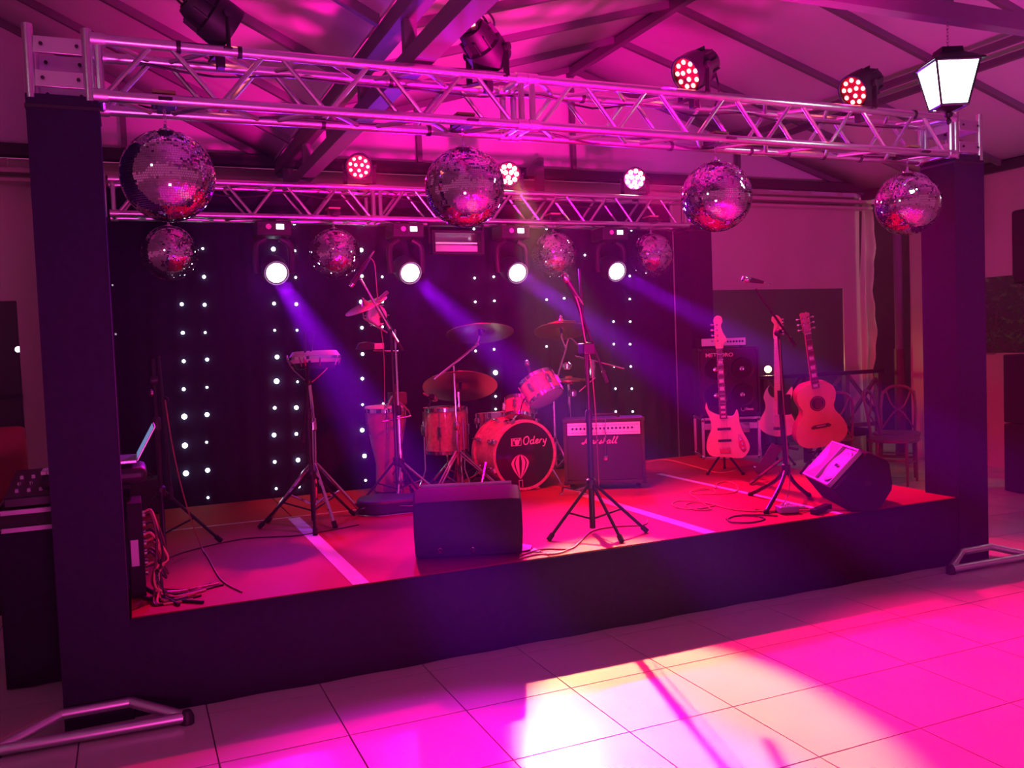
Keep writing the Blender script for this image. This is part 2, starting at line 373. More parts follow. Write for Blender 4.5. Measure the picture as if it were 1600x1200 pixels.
# ================================================================ STAGE
stage = thing('stage_platform', 'low black skirted stage platform covered in red carpet', 'stage', (2.6, 5.8, 0))
for i in range(5):
    for j, (y0, y1) in enumerate(((4.36, 6.39), (6.40, 7.32))):
        x0 = -.06 + 1.066 * i
        MB().bb((x0 + .003, y0, .36), (x0 + 1.063, y1, ZS)).build('deck_panel', M_CARP, stage, bevel=.004)
sk = MB().grid(lambda a, b: (-.09 + 5.33 * a, 4.345 + .006 * math.sin(a * 70) * (1 - b) + .004 * math.sin(a * 23), .002 + .455 * b), 200, 3)
sk.build('skirt', M_FAB, stage, solid=.004)
MB().bb((5.25, 4.36, .002), (5.275, 7.3, ZS - .004)).build('skirt', M_FAB, stage, smooth=0)
MB().bb((-.09, 4.36, .002), (-.065, 7.3, ZS - .004)).build('skirt', M_FAB, stage, smooth=0)
for x, y1, w in ((1.012, 6.35, .085), (3.147, 5.95, .085), (4.169, 6.5, .05)):
    MB().bb((x - w / 2, 4.365, ZS), (x + w / 2, y1, ZS + .002)).build('tape_strip', M_TAPE, stage, smooth=0)
MB().bb((.15, 6.385, ZS), (1.9, 6.405, ZS + .002)).build('tape_strip', M_TAPE, stage, smooth=0)

# towers
def tower(x0, x1, y0, y1, zt, label, h0=0):
    t = thing('truss_tower', label, 'tower', ((x0 + x1) / 2, (y0 + y1) / 2, 0))
    def cov(a, b):
        q = a * 4; k = int(q) % 4; f = q - int(q)
        c = [(x0, y0), (x1, y0), (x1, y1), (x0, y1), (x0, y0)]
        w = .004 * math.sin(b * 14 + k) * math.sin(f * math.pi)
        return (c[k][0] + (c[k + 1][0] - c[k][0]) * f, c[k][1] + (c[k + 1][1] - c[k][1]) * f - w, h0 + (zt - h0) * b)
    m = MB().grid(cov, 16, 14)
    m.add([(x0, y0, zt), (x1, y0, zt), (x1, y1, zt), (x0, y1, zt)], [(0, 1, 2, 3)])
    m.build('fabric_cover', M_FAB, t)
    MB().bb((x0 - .004, y0 - .006, zt - .06), (x1 + .004, y1 + .004, zt - .045)).build('strap', M_BLK, t, smooth=0)
    return t
tl = tower(-.352, -.066, 4.335, 4.615, 2.80, 'black fabric covered tower at the near left corner of the stage')
tr = tower(5.20, 5.487, 4.335, 4.615, 2.815, 'black fabric covered tower at the near right corner of the stage')
tower(-.35, -.10, 7.39, 7.66, 2.73, 'black fabric covered tower at the far left corner of the stage')
tower(5.17, 5.44, 7.39, 7.66, 2.75, 'black fabric covered tower at the far right corner of the stage')

# outrigger base frames of the two front towers
for xc, lb in ((-.21, 'grey tube outrigger base of the near left stage tower'), (5.34, 'grey tube outrigger base of the near right stage tower')):
    t = thing('outrigger_base', lb, 'base', (xc, 4.2, 0))
    a, b, c, d = (xc - .40, 4.19, .03), (xc + .36, 4.16, .03), (xc + .13, 4.31, .09), (xc - .15, 4.31, .09)
    for p, q in ((a, b), (b, c), (c, d), (d, a)):
        MB().tube((p, q), .024, 12).build('tube', M_ALU2, t)
    for p in (a, b): MB().lathe([(.03, 0), (.03, .035), (.018, .06)], (p[0], p[1], 0), n=12).build('foot', M_BLK, t)

# ================================================================ TRUSSES
def truss(label, xs, y0, y1, z0, z1, joints, tops, ends, r=.025, rb=.0125, joint_at=()):
    t = thing('lighting_truss', label, 'truss', ((joints[0] + joints[-1]) / 2, (y0 + y1) / 2, z0))
    for k in range(len(joints) - 1):
        for y in (y0, y1):
            for z in (z0, z1): MB().tube(((joints[k], y, z), (joints[k + 1], y, z)), r, 12).build('chord', M_ALU, t)
    g = .045
    for y, off in ((y0, 0), (y1, 0)):
        for x in tops:
            for s in (-1, 1):
                xb = x + s * .255
                if joints[0] - .02 < xb < joints[-1] + .02:
                    MB().tube(((x + s * g, y, z1 - .01), (xb - s * .02, y, z0 + .01)), rb, 8).build('brace', M_ALU, t)
    for z in (z0, z1):
        for x in tops:
            for s in (-1, 1):
                xb = x + s * .255
                if joints[0] - .02 < xb < joints[-1] + .02:
                    MB().tube(((x + s * g, y1 - .01, z), (xb - s * .02, y0 + .01, z)), rb, 8).build('brace', M_ALU, t)
    for x in joint_at:
        for y in (y0, y1): MB().tube(((x, y, z0), (x, y, z1)), .017, 10).build('end_post', M_ALU, t)
        for z in (z0, z1): MB().tube(((x, y0, z), (x, y1, z)), .017, 10).build('end_post', M_ALU, t)
        for y in (y0, y1):
            for z in (z0, z1): MB().tube(((x - .03, y, z), (x + .03, y, z)), r + .006, 12).build('coupler', M_ALU2, t)
    for xc0, xc1, ya in ends:
        for x in (xc0, xc1):
            for y in (y0, y1): MB().tube(((x, y, z0 - .03), (x, y, z1 + .04)), r - .003, 12).build('corner_post', M_ALU, t)
        for y in (y0 - .008, y1 + .008):
            for z in (z1 - .045, z0 + .055):
                p = MB().bb((xc0 + .02, y - .006, z - .036), (xc1 - .02, y + .006, z + .036)).build('corner_plate', M_ALU2, t, bevel=.003)
                for x in (xc0 + .05, xc1 - .04):
                    MB().lathe([(.008, 0), (.008, .006)], (x, y - .012, z), (0, -1, 0), 10).build('bolt', M_BLK, p)
        for x in (xc0, xc1):
            for z in (z1 - .045, z0 + .055):
                MB().bb((x - .006, y0, z - .036), (x + .006, y1, z + .036)).build('corner_plate', M_ALU2, t, bevel=.003)
    return t
FT = [.205, .70, 1.208, 1.70, 2.345, 2.822, 3.36, 3.866, 4.36, 4.89]
ft = truss('front aluminium box truss across the top of the stage', None, yF, 4.60, 2.813, 3.058, (-.07, 2.027, 5.205), FT, ((-.33, -.10, 0), (5.235, 5.465, 0)), joint_at=(-.055, 1.995, 2.06, 5.19))
RT = [.22, .735, 1.21, 1.71, 2.30, 2.825, 3.30, 3.77, 4.295, 4.80]
rt = truss('rear aluminium box truss above the black curtain', None, 7.40, 7.65, 2.748, 3.008, (-.07, 2.005, 5.16), RT, ((-.30, -.115, 0),), r=.024, rb=.012, joint_at=(-.05, 1.975, 2.035, 5.14))
# black straps and cable ties on the front truss
for x, y, z in ((.28, 4.35, 3.058), (.98, 4.6, 2.813), (1.55, 4.6, 2.813), (2.0, 4.35, 3.058), (3.1, 4.6, 2.813), (3.7, 4.6, 2.813), (4.0, 4.6, 2.813), (4.3, 4.6, 2.813), (4.85, 4.35, 3.058), (4.62, 4.6, 2.813), (.55, 4.35, 3.058), (1.35, 4.6, 3.058), (2.5, 4.6, 3.058)):
    MB().lathe([(.024, -.010), (.030, -.010), (.030, .010), (.024, .010)], (x, y, z), (1, 0, 0), 12).build('cable_tie', M_BLK, ft)
cb = MB()
for y, z in ((4.58, 2.835), (4.57, 3.035)):
    cb.tube(smooth_path([(x, y + .015 * math.sin(x * 5), z + .012 * math.sin(x * 7) - (.03 if i % 2 else 0)) for i, x in enumerate([.1 + .35 * k for k in range(15)])], 3), .006, 6)
cb.build('power_cable', M_BLK, ft)
cb = MB().tube(smooth_path([(x, 7.6, 2.98 - (.05 if i % 2 else 0)) for i, x in enumerate([.5 + .4 * k for k in range(11)])], 3), .006, 6)
cb.build('power_cable', M_BLK, rt)

# ================================================================ CURTAIN WITH LEDS
curt = MB().grid(lambda a, b: (-.42 + 5.62 * a, 7.715 + .012 * math.sin(a * 210) * (1.1 - b) + .010 * math.sin(a * 57 + b), .01 + 2.99 * b), 320, 5).build('led_curtain', M_CURT)
tag(curt, 'black starlight curtain with rows of white lights behind the band', 'curtain')
LEDS = [(0.601, 2.759, 1), (0.599, 2.518, 1), (0.597, 2.286, 2), (0.413, 2.064, 2), (0.59, 2.056, 2), (0.409, 1.831, 2), (0.583, 1.828, 1), (1.352, 2.732, 1), (1.166, 2.517, 3), (1.346, 2.504, 1), (1.341, 2.277, 1), (1.149, 2.057, 2), (1.335, 2.048, 2), (1.143, 1.83, 1), (1.33, 1.825, 1), (1.933, 2.748, 3), (1.923, 2.514, 3), (1.918, 2.285, 2), (1.901, 2.058, 3), (1.897, 1.831, 2), (2.102, 2.278, 1), (2.092, 2.058, 2), (2.085, 1.834, 1), (2.711, 2.775, 1), (2.996, 2.716, 1), (3.19, 2.76, 1), (2.983, 2.262, 1), (3.176, 2.273, 1), (2.98, 2.041, 1), (3.173, 2.047, 1), (2.977, 1.822, 1), (3.167, 1.823, 1), (3.745, 2.731, 1), (3.945, 2.744, 1), (3.718, 2.05, 1), (3.908, 2.06, 1), (3.7, 1.599, 1), (3.894, 1.602, 1), (4.691, 2.731, 1), (4.152, 2.48, 1), (4.656, 2.272, 1), (4.647, 2.042, 1), (4.451, 1.82, 1), (4.643, 1.815, 1), (4.446, 1.595, 1), (4.634, 1.588, 1), (0.404, 1.599, 2), (0.586, 1.605, 2), (0.392, 1.37, 2), (0.573, 1.376, 1), (0.385, 1.145, 4), (0.562, 1.15, 3), (0.377, 0.908, 4), (0.547, 0.921, 1), (0.373, 0.678, 4), (0.543, 0.688, 3), (0.534, 0.46, 1), (1.151, 1.603, 3), (1.137, 1.397, 4), (1.313, 1.382, 1), (1.111, 1.17, 2), (1.292, 1.161, 3), (1.094, 0.939, 3), (1.281, 0.934, 2), (1.892, 1.598, 2), (1.88, 1.381, 2), (1.871, 1.15, 1), (2.059, 1.146, 1), (1.857, 0.924, 3), (1.088, 0.709, 2), (1.284, 0.708, 3), (1.089, 0.479, 1), (1.28, 0.478, 2), (1.867, 0.693, 3), (1.867, 0.474, 1), (3.151, 1.592, 1), (2.964, 1.584, 1), (3.156, 1.372, 4), (2.958, 1.368, 1), (3.148, 1.148, 1), (3.143, 1.028, 1), (4.448, 1.148, 1), (4.638, 1.137, 1), (4.443, 0.918, 1), (4.64, 0.905, 1), (4.442, 1.372, 1), (4.634, 1.363, 1), (-0.095, 2.224, 0), (-0.092, 1.836, 0)]
lp = {}
for x, z, s in LEDS:
    if s not in lp: lp[s] = MB().sph((0, 0, 0), [.008, .010, .014, .018, .022][s], 12, 8).build('led', M_LEDD if s == 0 else M_LED, curt, local=True); o = lp[s]
    else: o = share(lp[s], 'led', curt, (0, 0, 0))
    o.location = (x, 7.69, z)

# ================================================================ MIRROR BALLS
R = .213
def tile_mesh(seed):
    rnd = random.Random(seed); m = MB(); s = .0108; rows = int(math.pi * R / s)
    for i in range(rows):
        t0 = math.pi * i / rows; t1 = math.pi * (i + 1) / rows; tm = (t0 + t1) / 2
        n = max(3, int(2 * math.pi * R * math.sin(tm) / s)); ph = rnd.random()
        for k in range(n):
            a = 2 * math.pi * (k + ph) / n
            nr = V((math.sin(tm) * math.cos(a), math.sin(tm) * math.sin(a), math.cos(tm))); c = nr * R
            u = V((-math.sin(a), math.cos(a), 0)); w = nr.cross(u)
            j = .016 if rnd.random() > .10 else .09
            u = (u + nr * rnd.gauss(0, j)).normalized(); w = (w + nr * rnd.gauss(0, j)).normalized()
            h = s * .435; hu = min(h, math.pi * R * math.sin(tm) / n * .88)
            b = c - nr * .004
            q = [c + u * i2 * hu + w * j2 * h for i2, j2 in ((-1, -1), (1, -1), (1, 1), (-1, 1))]
            qb = [p - nr * .004 for p in q]
            m.add(q + qb, [(0, 1, 2, 3), (0, 4, 5, 1), (1, 5, 6, 2), (2, 6, 7, 3), (3, 7, 4, 0)])
    return m
BZ = 2.492
balls = [((.211, 4.475), 'mirror ball hanging nearest the left front tower'), ((1.70, 4.475), 'mirror ball hanging left of the middle of the front truss'),
         ((3.341, 4.475), 'mirror ball hanging right of the middle of the front truss'), ((4.924, 4.475), 'mirror ball hanging beside the right front tower'),
         ((.333, 7.44), 'mirror ball in front of the curtain, nearest its left end'), ((1.633, 7.44), 'mirror ball hanging from the rear truss above the goblet drum'),
         ((3.69, 7.44), 'mirror ball hanging from the rear truss behind the middle singer microphone'), ((4.76, 7.44), 'mirror ball hanging at the right end of the rear truss')]
src = None
for i, ((x, y), lb) in enumerate(balls):
    z = BZ if i < 4 else 2.452
    grp = 'big looking mirror balls under the front truss' if i < 4 else 'mirror balls under the rear truss'
    M = Matrix.Translation((x, y, z)) @ Matrix.Rotation(math.pi * (i % 2), 4, 'Z')
    if src is None:
        t = thing('mirror_ball', lb, 'mirror ball', (x, y, z), None, grp); t.matrix_world = M; MW[t.name] = M; src = t
        MB().sph((0, 0, 0), R - .003, 32, 20).build('ball_core', M_CORE, t, local=True)
        stuff(tile_mesh(3).build('mirror_tiles', M_MIRROR, t, local=True, smooth=0))
        c = MB().lathe([(.03, -.006), (.03, .004), (.012, .008), (.006, .03)], (0, 0, R), n=14)
        c.build('cap', M_CHR, t, local=True)
        c = MB()
        for k in range(6):
            a = .6 if k % 2 else 0
            c.tube([(.006 * math.cos(q) * math.cos(a), .006 * math.cos(q) * math.sin(a), R + .034 + k * .0135 + .010 * math.sin(q)) for q in [math.pi / 4 * e for e in range(8)]], .0016, 5, closed=True)
        c.build('chain', M_CHR, t, local=True)
        MB().bb((-.055, -.05, R + .105), (.055, .05, R + .155)).build('motor', M_BLK, t, local=True, bevel=.006)
        MB().bb((-.03, -.17, R + .10), (.03, .17, R + .112)).build('hanger_bar', M_BLK, t, local=True)
        MB().bb((-.05, -.07, R + .155), (.05, .07, R + .168)).build('hanger_plate', M_MAPLE, t, local=True)
    else:
        t = dup(src, M, lb); t['group'] = grp

# ================================================================ PAR CANS
def par(loc, d, label, hot=False, group=None, back=False):
    d = V(d).normalized(); u = V((0, 0, 1)).cross(d).normalized(); w = d.cross(u)
    M = Matrix(((u.x, w.x, d.x, loc[0]), (u.y, w.y, d.y, loc[1]), (u.z, w.z, d.z, loc[2]), (0, 0, 0, 1)))
    t = thing('par_can', label, 'stage light', loc, None, group); t.matrix_world = M; MW[t.name] = M      # local z = beam
    MB().lathe([(.0, -.16), (.07, -.16), (.082, -.13), (.088, -.06), (.108, -.05), (.112, .0), (.112, .07), (.102, .07), (.100, .045), (.0, .045)], n=28).build('housing', M_BLK, t, local=True)
    for k in range(10):
        a = math.pi * 2 * k / 10
        MB().bar((.09 * math.cos(a), .09 * math.sin(a), -.125), (.095 * math.cos(a), .095 * math.sin(a), -.055), .006, .024, (math.cos(a), math.sin(a), 0)).build('cooling_fin', M_BLK, t, local=True, smooth=0)
    MB().lathe([(0, .048), (.098, .048), (.098, .054), (0, .054)], n=28).build('lens_plate', M_REDPL, t, local=True)
    pos = [(.030 * math.cos(a), .030 * math.sin(a)) for a in (.5, 2.6, 4.7)] + [(.074 * math.cos(a), .074 * math.sin(a)) for a in [2 * math.pi * k / 9 for k in range(9)]]
    first = None
    for x, y in pos:
        if first is None:
            first = MB().lathe([(0, 0), (.0145 if not hot else .021, 0), (.013 if not hot else .018, .006), (.007, .010), (0, .011)], n=12).build('led_lens', M_REDHOT if hot else M_REDLED, t, local=True); first.location = (x, y, .055)
        else: share(first, 'led_lens', t, (x, y, .055))
    if back:
        MB().bb((-.05, -.035, -.166), (.05, .035, -.16)).build('control_panel', M_BMET, t, local=True)
        MB().bb((-.03, .0, -.170), (.018, .022, -.166)).build('led_readout', M_REDLED, t, local=True)
        for s in (-.045, .0, .045):
            MB().tube(smooth_path([(s, -.02, -.16), (s - .03, -.015, -.22), (s - .05, .05, -.21), (s - .04, .085, -.12), (s, .115, -.06)], 5), .006, 8).build('cable', M_BLK, t, local=True)
    # upright bracket and clamp, in world axes
    L = V(loc); h = V((u.x, u.y, 0)).normalized(); bz = L.z - .155
    for s in (-1, 1):
        MB().bar(L + h * .122 * s + V((0, 0, .02)), V((L.x, L.y, bz)) + h * .122 * s, .008, .035, h).build('yoke', M_BLK, t, smooth=0)
        MB().lathe([(.022, 0), (.022, .022), (.012, .026)], L + h * .122 * s, h * s, 12).build('tilt_knob', M_BLK, t)
    MB().bar(V((L.x, L.y, bz)) - h * .126, V((L.x, L.y, bz)) + h * .126, .035, .008).build('yoke', M_BLK, t, smooth=0)
    MB().bb((L.x - .02, L.y - .028, bz - .065), (L.x + .02, L.y + .028, bz)).build('clamp', M_BLK, t, bevel=.005)
    return t
G1, G2 = 'par cans on the front truss', 'red par cans on the rear truss'
par((.47, 4.43, 3.22), (.84, .20, -.50), 'black par can seen from behind, above the left mirror ball', back=True, group=G1)
par((1.84, 4.43, 3.21), (.70, .45, -.55), 'black par can seen from behind, left of the truss joint', back=True, group=G1)
p3 = par((3.17, 4.44, 3.225), (-.93, -.10, -.52), 'black par can with red leds lit, mid right on the front truss', group=G1)
p4 = par((4.47, 4.44, 3.225), (-.93, -.06, -.50), 'black par can with red leds lit, nearest the white lantern', group=G1)
MB().tube(smooth_path([(3.27, 4.54, 3.32), (3.36, 4.55, 3.36), (3.42, 4.56, 3.27), (3.45, 4.57, 3.15), (3.41, 4.58, 3.05)], 6), .006, 8).build('cable', M_BLK, p3)
par((1.88, 7.46, 3.20), (-.26, -.90, -.30), 'lit red par can on the rear truss, left of three', group=G2)
par((3.262, 7.46, 3.19), (-.34, -.88, -.22), 'blazing red par can on the rear truss behind a mirror ball', True, group=G2)
par((4.607, 7.46, 3.20), (-.50, -.82, -.24), 'blazing red par can on the rear truss, right of three', True, group=G2)

# ================================================================ MOVING HEADS
for i, (x, z) in enumerate(MH):
    lb = ['moving head lamp left of the boom microphone, violet beam', 'moving head lamp left of the flood light, violet beam', 'moving head lamp right of the flood light, violet beam', 'moving head lamp near the right end of the rear truss, violet beam'][i]
    t = thing('moving_head', lb, 'stage light', (x, 7.4, 2.70), None, 'moving heads under the rear truss')
    MB().bb((x - .14, 7.31, 2.585), (x + .14, 7.56, 2.705)).build('base', M_BLK, t, bevel=.012)
    MB().bb((x - .03, 7.40, 2.705), (x + .03, 7.46, 2.735)).build('clamp', M_BLK, t, bevel=.004)
    MB().bb((x + .015, 7.304, 2.635), (x + .075, 7.312, 2.675)).build('display', M_DISP, t, smooth=0)
    MB().lathe([(.0, 0), (.022, 0), (.022, .004), (0, .004)], (x - .045, 7.311, 2.655), (0, -1, 0), 16).build('round_badge', M_STICK, t)
    MB().bb((x - .115, 7.306, 2.648), (x - .085, 7.312, 2.662)).build('button', M_BMET, t, smooth=0)
    for s in (-1, 1):
        MB().tube(smooth_path([(x + s * .06, 7.43, 2.575), (x + s * .135, 7.43, 2.52), (x + s * .145, 7.43, 2.40), (x + s * .135, 7.43, 2.29)], 5), [.028] * 16, 10).build('yoke_arm', M_BLK, t)
    dv = V((0, -1, -.364)).normalized(); c = V((x, 7.43, z + .025))
    h = MB().lathe([(.0, -.16), (.06, -.155), (.095, -.11), (.112, -.03), (.112, .07), (.105, .12), (.098, .13), (.092, .12), (.0, .12)], c, dv, 28).build('head', M_BLK, t)
    MB().lathe([(0, .122), (.080, .122), (.074, .134), (.05, .142), (0, .146)], c, dv, 28).build('lens', M_BEAM, h)

# flood light in the middle of the rear truss
t = thing('flood_light', 'rectangular halogen flood light above the middle of the curtain', 'stage light', (2.745, 7.5, 2.55))
fr = MB()
for a, b in (((2.50, 7.44, 2.47), (2.53, 7.54, 2.655)), ((2.965, 7.44, 2.47), (2.995, 7.54, 2.655)), ((2.50, 7.44, 2.455), (2.995, 7.54, 2.478)), ((2.50, 7.44, 2.645), (2.995, 7.54, 2.668))): fr.bb(a, b)
fr.build('frame', M_BLK, t, bevel=.003)
MB().grid(lambda a, b: (2.53 + .435 * a, 7.55 - .09 * (2 * b - 1) ** 2, 2.478 + .167 * b), 6, 14).build('reflector', M_FLOOD, t)
MB().tube(((2.55, 7.50, 2.56), (2.945, 7.50, 2.56)), .007, 8).build('halogen_tube', M_TUBE, t)
MB().bb((2.532, 7.452, 2.480), (2.93, 7.455, 2.535)).build('glass_visor', M_ALU2, t, smooth=0)
for x in (2.49, 3.005): MB().bb((x - .006, 7.48, 2.55), (x + .006, 7.51, 2.75)).build('bracket', M_BLK, t, smooth=0)
MB().bb((2.49, 7.48, 2.72), (3.005, 7.51, 2.735)).build('bracket', M_BLK, t, smooth=0)

# ================================================================ LANTERN
def lantern(c, rotz, label):
    t = thing('lantern', label, 'lantern', c, rotz)
    a1, a0, h1, h0 = .122, .075, .125, -.115
    cs = lambda a, z: [V((-a, -a, z)), V((a, -a, z)), V((a, a, z)), V((-a, a, z))]
    T, Bt = cs(a1, h1), cs(a0, h0)
    for k in range(4):
        MB().add([Bt[k] * .985, Bt[(k + 1) % 4] * .985, T[(k + 1) % 4] * .985, T[k] * .985], [(0, 1, 2, 3)]).build('pane', M_LANT, t, local=True, smooth=0, solid=.003)
        MB().tube((Bt[k], T[k]), .0065, 6).build('frame_bar', M_BMET, t, local=True)
        MB().tube((T[k], T[(k + 1) % 4]), .008, 6).build('frame_bar', M_BMET, t, local=True)
        MB().tube((Bt[k], Bt[(k + 1) % 4]), .008, 6).build('frame_bar', M_BMET, t, local=True)
    q = cs(.145, .130); q2 = cs(.062, .185); q3 = cs(.058, .215)
    MB().add(q + q2 + q3 + cs(.145, .122), [(0, 1, 5, 4), (1, 2, 6, 5), (2, 3, 7, 6), (3, 0, 4, 7), (4, 5, 9, 8), (5, 6, 10, 9), (6, 7, 11, 10), (7, 4, 8, 11), (8, 9, 10, 11), (12, 13, 1, 0), (13, 14, 2, 1), (14, 15, 3, 2), (15, 12, 0, 3)]).build('roof', M_BMET, t, local=True, smooth=0)
    MB().lathe([(.0, -.215), (.012, -.205), (.016, -.19), (.008, -.175), (.022, -.165), (.026, -.15), (.012, -.14), (.05, -.125), (.078, -.115)], n=16).build('finial', M_BMET, t, local=True)
    ch = MB(); n = 11
    for k in range(n):
        aa = math.pi / 2 * (k % 2)
        ch.tube([(.007 * math.cos(q) * math.cos(aa), .007 * math.cos(q) * math.sin(aa), .225 + k * .019 + .014 * math.sin(q)) for q in [math.pi / 4 * e for e in range(8)]], .002, 5, closed=True)
    ch.build('chain', M_CHR, t, local=True)
    return t
lantern((4.40, 3.70, 3.02), math.radians(-24), 'glowing white lantern hanging by a chain before the right tower')
lantern((8.3, 4.4, 3.0), .2, 'added white lantern right of the stage, unseen fill for the tarpaulins')  # added body around the right fill light, out of view
lantern((-1.6, 2.3, 3.1), .3, 'glowing white lantern left of the stage, outside the photo')

# ================================================================ SOUND GEAR HELPERS
def legs3(t, c, hub, rad, angs, r=.011, m=None, foot=.016, brace=True, coll=None):
    c = V(c); m = m or M_BMET
    for a in angs:
        e = c + V((math.cos(a) * rad, math.sin(a) * rad, .010)); top = c + V((math.cos(a) * .022, math.sin(a) * .022, hub))
        l = MB().tube((top, e), r, 8).build('leg', m, t)
        d = (e - top).normalized(); MB().tube((e - d * .04, e + d * .004), foot, 8).build('rubber_foot', M_RUB, l)
        if brace: MB().tube((top.lerp(e, .52), c + V((math.cos(a) * .014, math.sin(a) * .014, coll if coll is not None else hub * .30))), r * .65, 6).build('leg_brace', m, t)
def mic_stand(label, base, zpole, hub=.34, rad=.33, angs=(.4, 2.5, 4.6), m=None, r=.0125):
    t = thing('microphone_stand', label, 'microphone stand', base); b = V(base); m = m or M_BMET
    legs3(t, b, hub, rad, angs, .010, m)
    MB().tube((b + V((0, 0, .03)), b + V((0, 0, hub + .42))), r + .003, 10).build('lower_tube', m, t)
    MB().tube((b + V((0, 0, hub + .40)), V((b.x, b.y, zpole))), r - .003, 10).build('upper_tube', m, t)
    MB().lathe([(.022, -.03), (.030, -.02), (.030, .03), (.020, .04)], b + V((0, 0, hub)), n=14).build('hub', M_BLK, t)
    MB().lathe([(.018, 0), (.022, .01), (.022, .07), (.016, .08)], b + V((0, 0, hub + .38)), n=12).build('clutch', M_BLK, t)
    return t
def boom(t, a, piv, b, m=None, r=.008, weight=True):
    a, piv, b = V(a), V(piv), V(b)
    MB().tube((a, b), r, 8).build('boom_arm', m or M_BMET, t)
    d = (b - a).normalized()
    MB().lathe([(.018, -.022), (.024, -.015), (.024, .015), (.018, .022)], piv, frame(d)[0], 12).build('boom_clutch', M_BLK, t)
    if weight: MB().tube((b - d * .07, b + d * .01), .013, 8).build('counterweight', M_RUB, t)
def microphone(label, a, b, name='microphone', grille=.026, body=.016):   # a: head, b: tail
    a, b = V(a), V(b); d = (b - a).normalized(); L = (b - a).length
    t = thing(name, label, 'microphone', a)
    MB().lathe([(0, -grille), (grille * .7, -grille * .75), (grille, 0), (grille * .95, grille * .6), (body * 1.15, grille * 1.2)], a, d, 16).build('grille', M_CHR, t)
    MB().lathe([(body * 1.2, grille * 1.1), (body * 1.15, grille * 1.5), (body * .75, L * .85), (body * .62, L), (0, L)], a, d, 16).build('body', M_BLK, t)
    MB().lathe([(body * .5, L), (body * .5, L + .05), (.003, L + .07)], a, d, 10).build('plug', M_CHR, t)
    return t
def cable(label, pts, m=None, r=.0035, k=8, name='cable', group=None):
    o = MB().tube([V((p.x, p.y, max(p.z, ZS + r * 1.2))) for p in smooth_path(pts, k)], r * 1.25, 6).build(name, m or M_CABLE); return tag(o, label, 'cable', group)

# ---------------------------------------------------------------- middle singer stand
b = V((2.56, 4.76, ZS))
t = mic_stand('black tripod microphone stand in front of the guitar amplifier', b, 1.60, .30, .33, (3.30, 4.75, 5.7), r=.0155)
P1 = aty(893, 452, 4.70); PV = aty(915, 505, 4.74); P2 = aty(948, 595, 4.80)
boom(t, P1, b + V((0, 0, 1.15)), P2)
MB().tube((b + V((0, 0, .75)), b + V((-.03, 0, 1.62))), .008, 8).build('upper_tube', M_BMET, t)
MB().bb((2.52, 4.72, 1.56), (2.60, 4.80, 1.63)).build('accessory_holder', M_BLK, t, bevel=.008)
MB().tube(smooth_path([aty(893, 448, 4.70), aty(905, 480, 4.71), aty(914, 530, 4.74), aty(922, 560, 4.75), aty(930, 640, 4.74), aty(936, 760, 4.74)], 6), .003, 6).build('microphone_cable', M_CABLE2, t)
microphone('vocal microphone with a round silver grille on the middle stand', aty(883, 433, 4.68), aty(902, 462, 4.70))
# instrument microphone before the amplifier
m2 = microphone('small instrument microphone hanging before the amplifier grille', aty(946, 716, 5.62), aty(946, 690, 5.62), body=.012, grille=.018)
MB().tube(smooth_path([aty(946, 690, 5.62), aty(945.5, 672, 5.80), aty(946, 656, 6.03), V((3.44, 6.13, 1.03)), V((3.50, 6.28, .95)), V((3.52, 6.35, .6))], 4), .003, 6).build('cable', M_BLK, m2)

# ---------------------------------------------------------------- left stand
b = V((.13, 5.76, ZS))
t = mic_stand('black tripod stand with folded boom beside the laptop table', b, aty(252, 560, 5.76).z, .36, .34, (.15, 3.5, 4.7))
boom(t, aty(248, 556, 5.72), aty(258, 625, 5.74), aty(268, 778, 5.68), weight=True)
MB().lathe([(.0, -.02), (.022, -.02), (.026, 0), (.022, .02), (0, .02)], aty(241, 594, 5.74), (1, 0, .1), 14).build('clip', M_BLK, t)
MB().lathe([(.0, -.006), (.022, -.006), (.022, .006), (0, .006)], aty(236, 614, 5.74), (1, .3, 0), 14).build('clip', M_CHR, t)
cable('thin red lit cable from the left stand down to the stage edge', [aty(258, 625, 5.70), aty(270, 700, 5.66), aty(290, 785, 5.6), atz(318, 862, ZS + .004), atz(345, 905, ZS + .004), atz(378, 925, ZS + .004)], M_CABLE2)

# ---------------------------------------------------------------- right singer stand
b = V((aty(1229, 765, 4.84).x - .06, 4.84, ZS))
t = thing('microphone_stand', 'black microphone stand with a slanted boom before the acoustic guitar', 'microphone stand', b)
top = aty(1216, 520, 4.84)
MB().tube((V((b.x + .06, b.y, ZS + .22)), V((top.x, top.y, 1.25))), .017, 10).build('lower_tube', M_BMET, t)
MB().tube((V((b.x + .055, b.y, 1.2)), top), .010, 10).build('upper_tube', M_BMET, t)
MB().bb((b.x + .02, b.y - .03, 1.08), (b.x + .095, b.y + .03, 1.22)).build('clamp_box', M_BLK, t, bevel=.008)
hubc = V((b.x + .06, b.y, ZS + .24))
MB().lathe([(.022, -.04), (.03, -.02), (.03, .03), (.02, .04)], hubc, n=14).build('hub', M_BLK, t)
for e in (atz(1197, 800, ZS + .01), V((b.x + .36, b.y + .12, ZS + .01)), V((b.x + .05, b.y + .38, ZS + .01))):
    l = MB().tube(smooth_path([hubc, hubc.lerp(e, .35) - V((0, 0, .03)), e], 5), .014, 8).build('leg', M_BMET, t)
    MB().sph(e, .02, 10, 6).build('rubber_foot', M_RUB, l)
boom(t, aty(1181, 452, 4.80), top, aty(1241, 538, 4.90))
MB().tube(smooth_path([aty(1218, 530, 4.82), aty(1222, 600, 4.81), aty(1230, 700, 4.81), aty(1233, 765, 4.82), aty(1215, 795, 4.76), atz(1180, 796, ZS + .005)], 6), .0035, 6).build('microphone_cable', M_CABLE2, t)
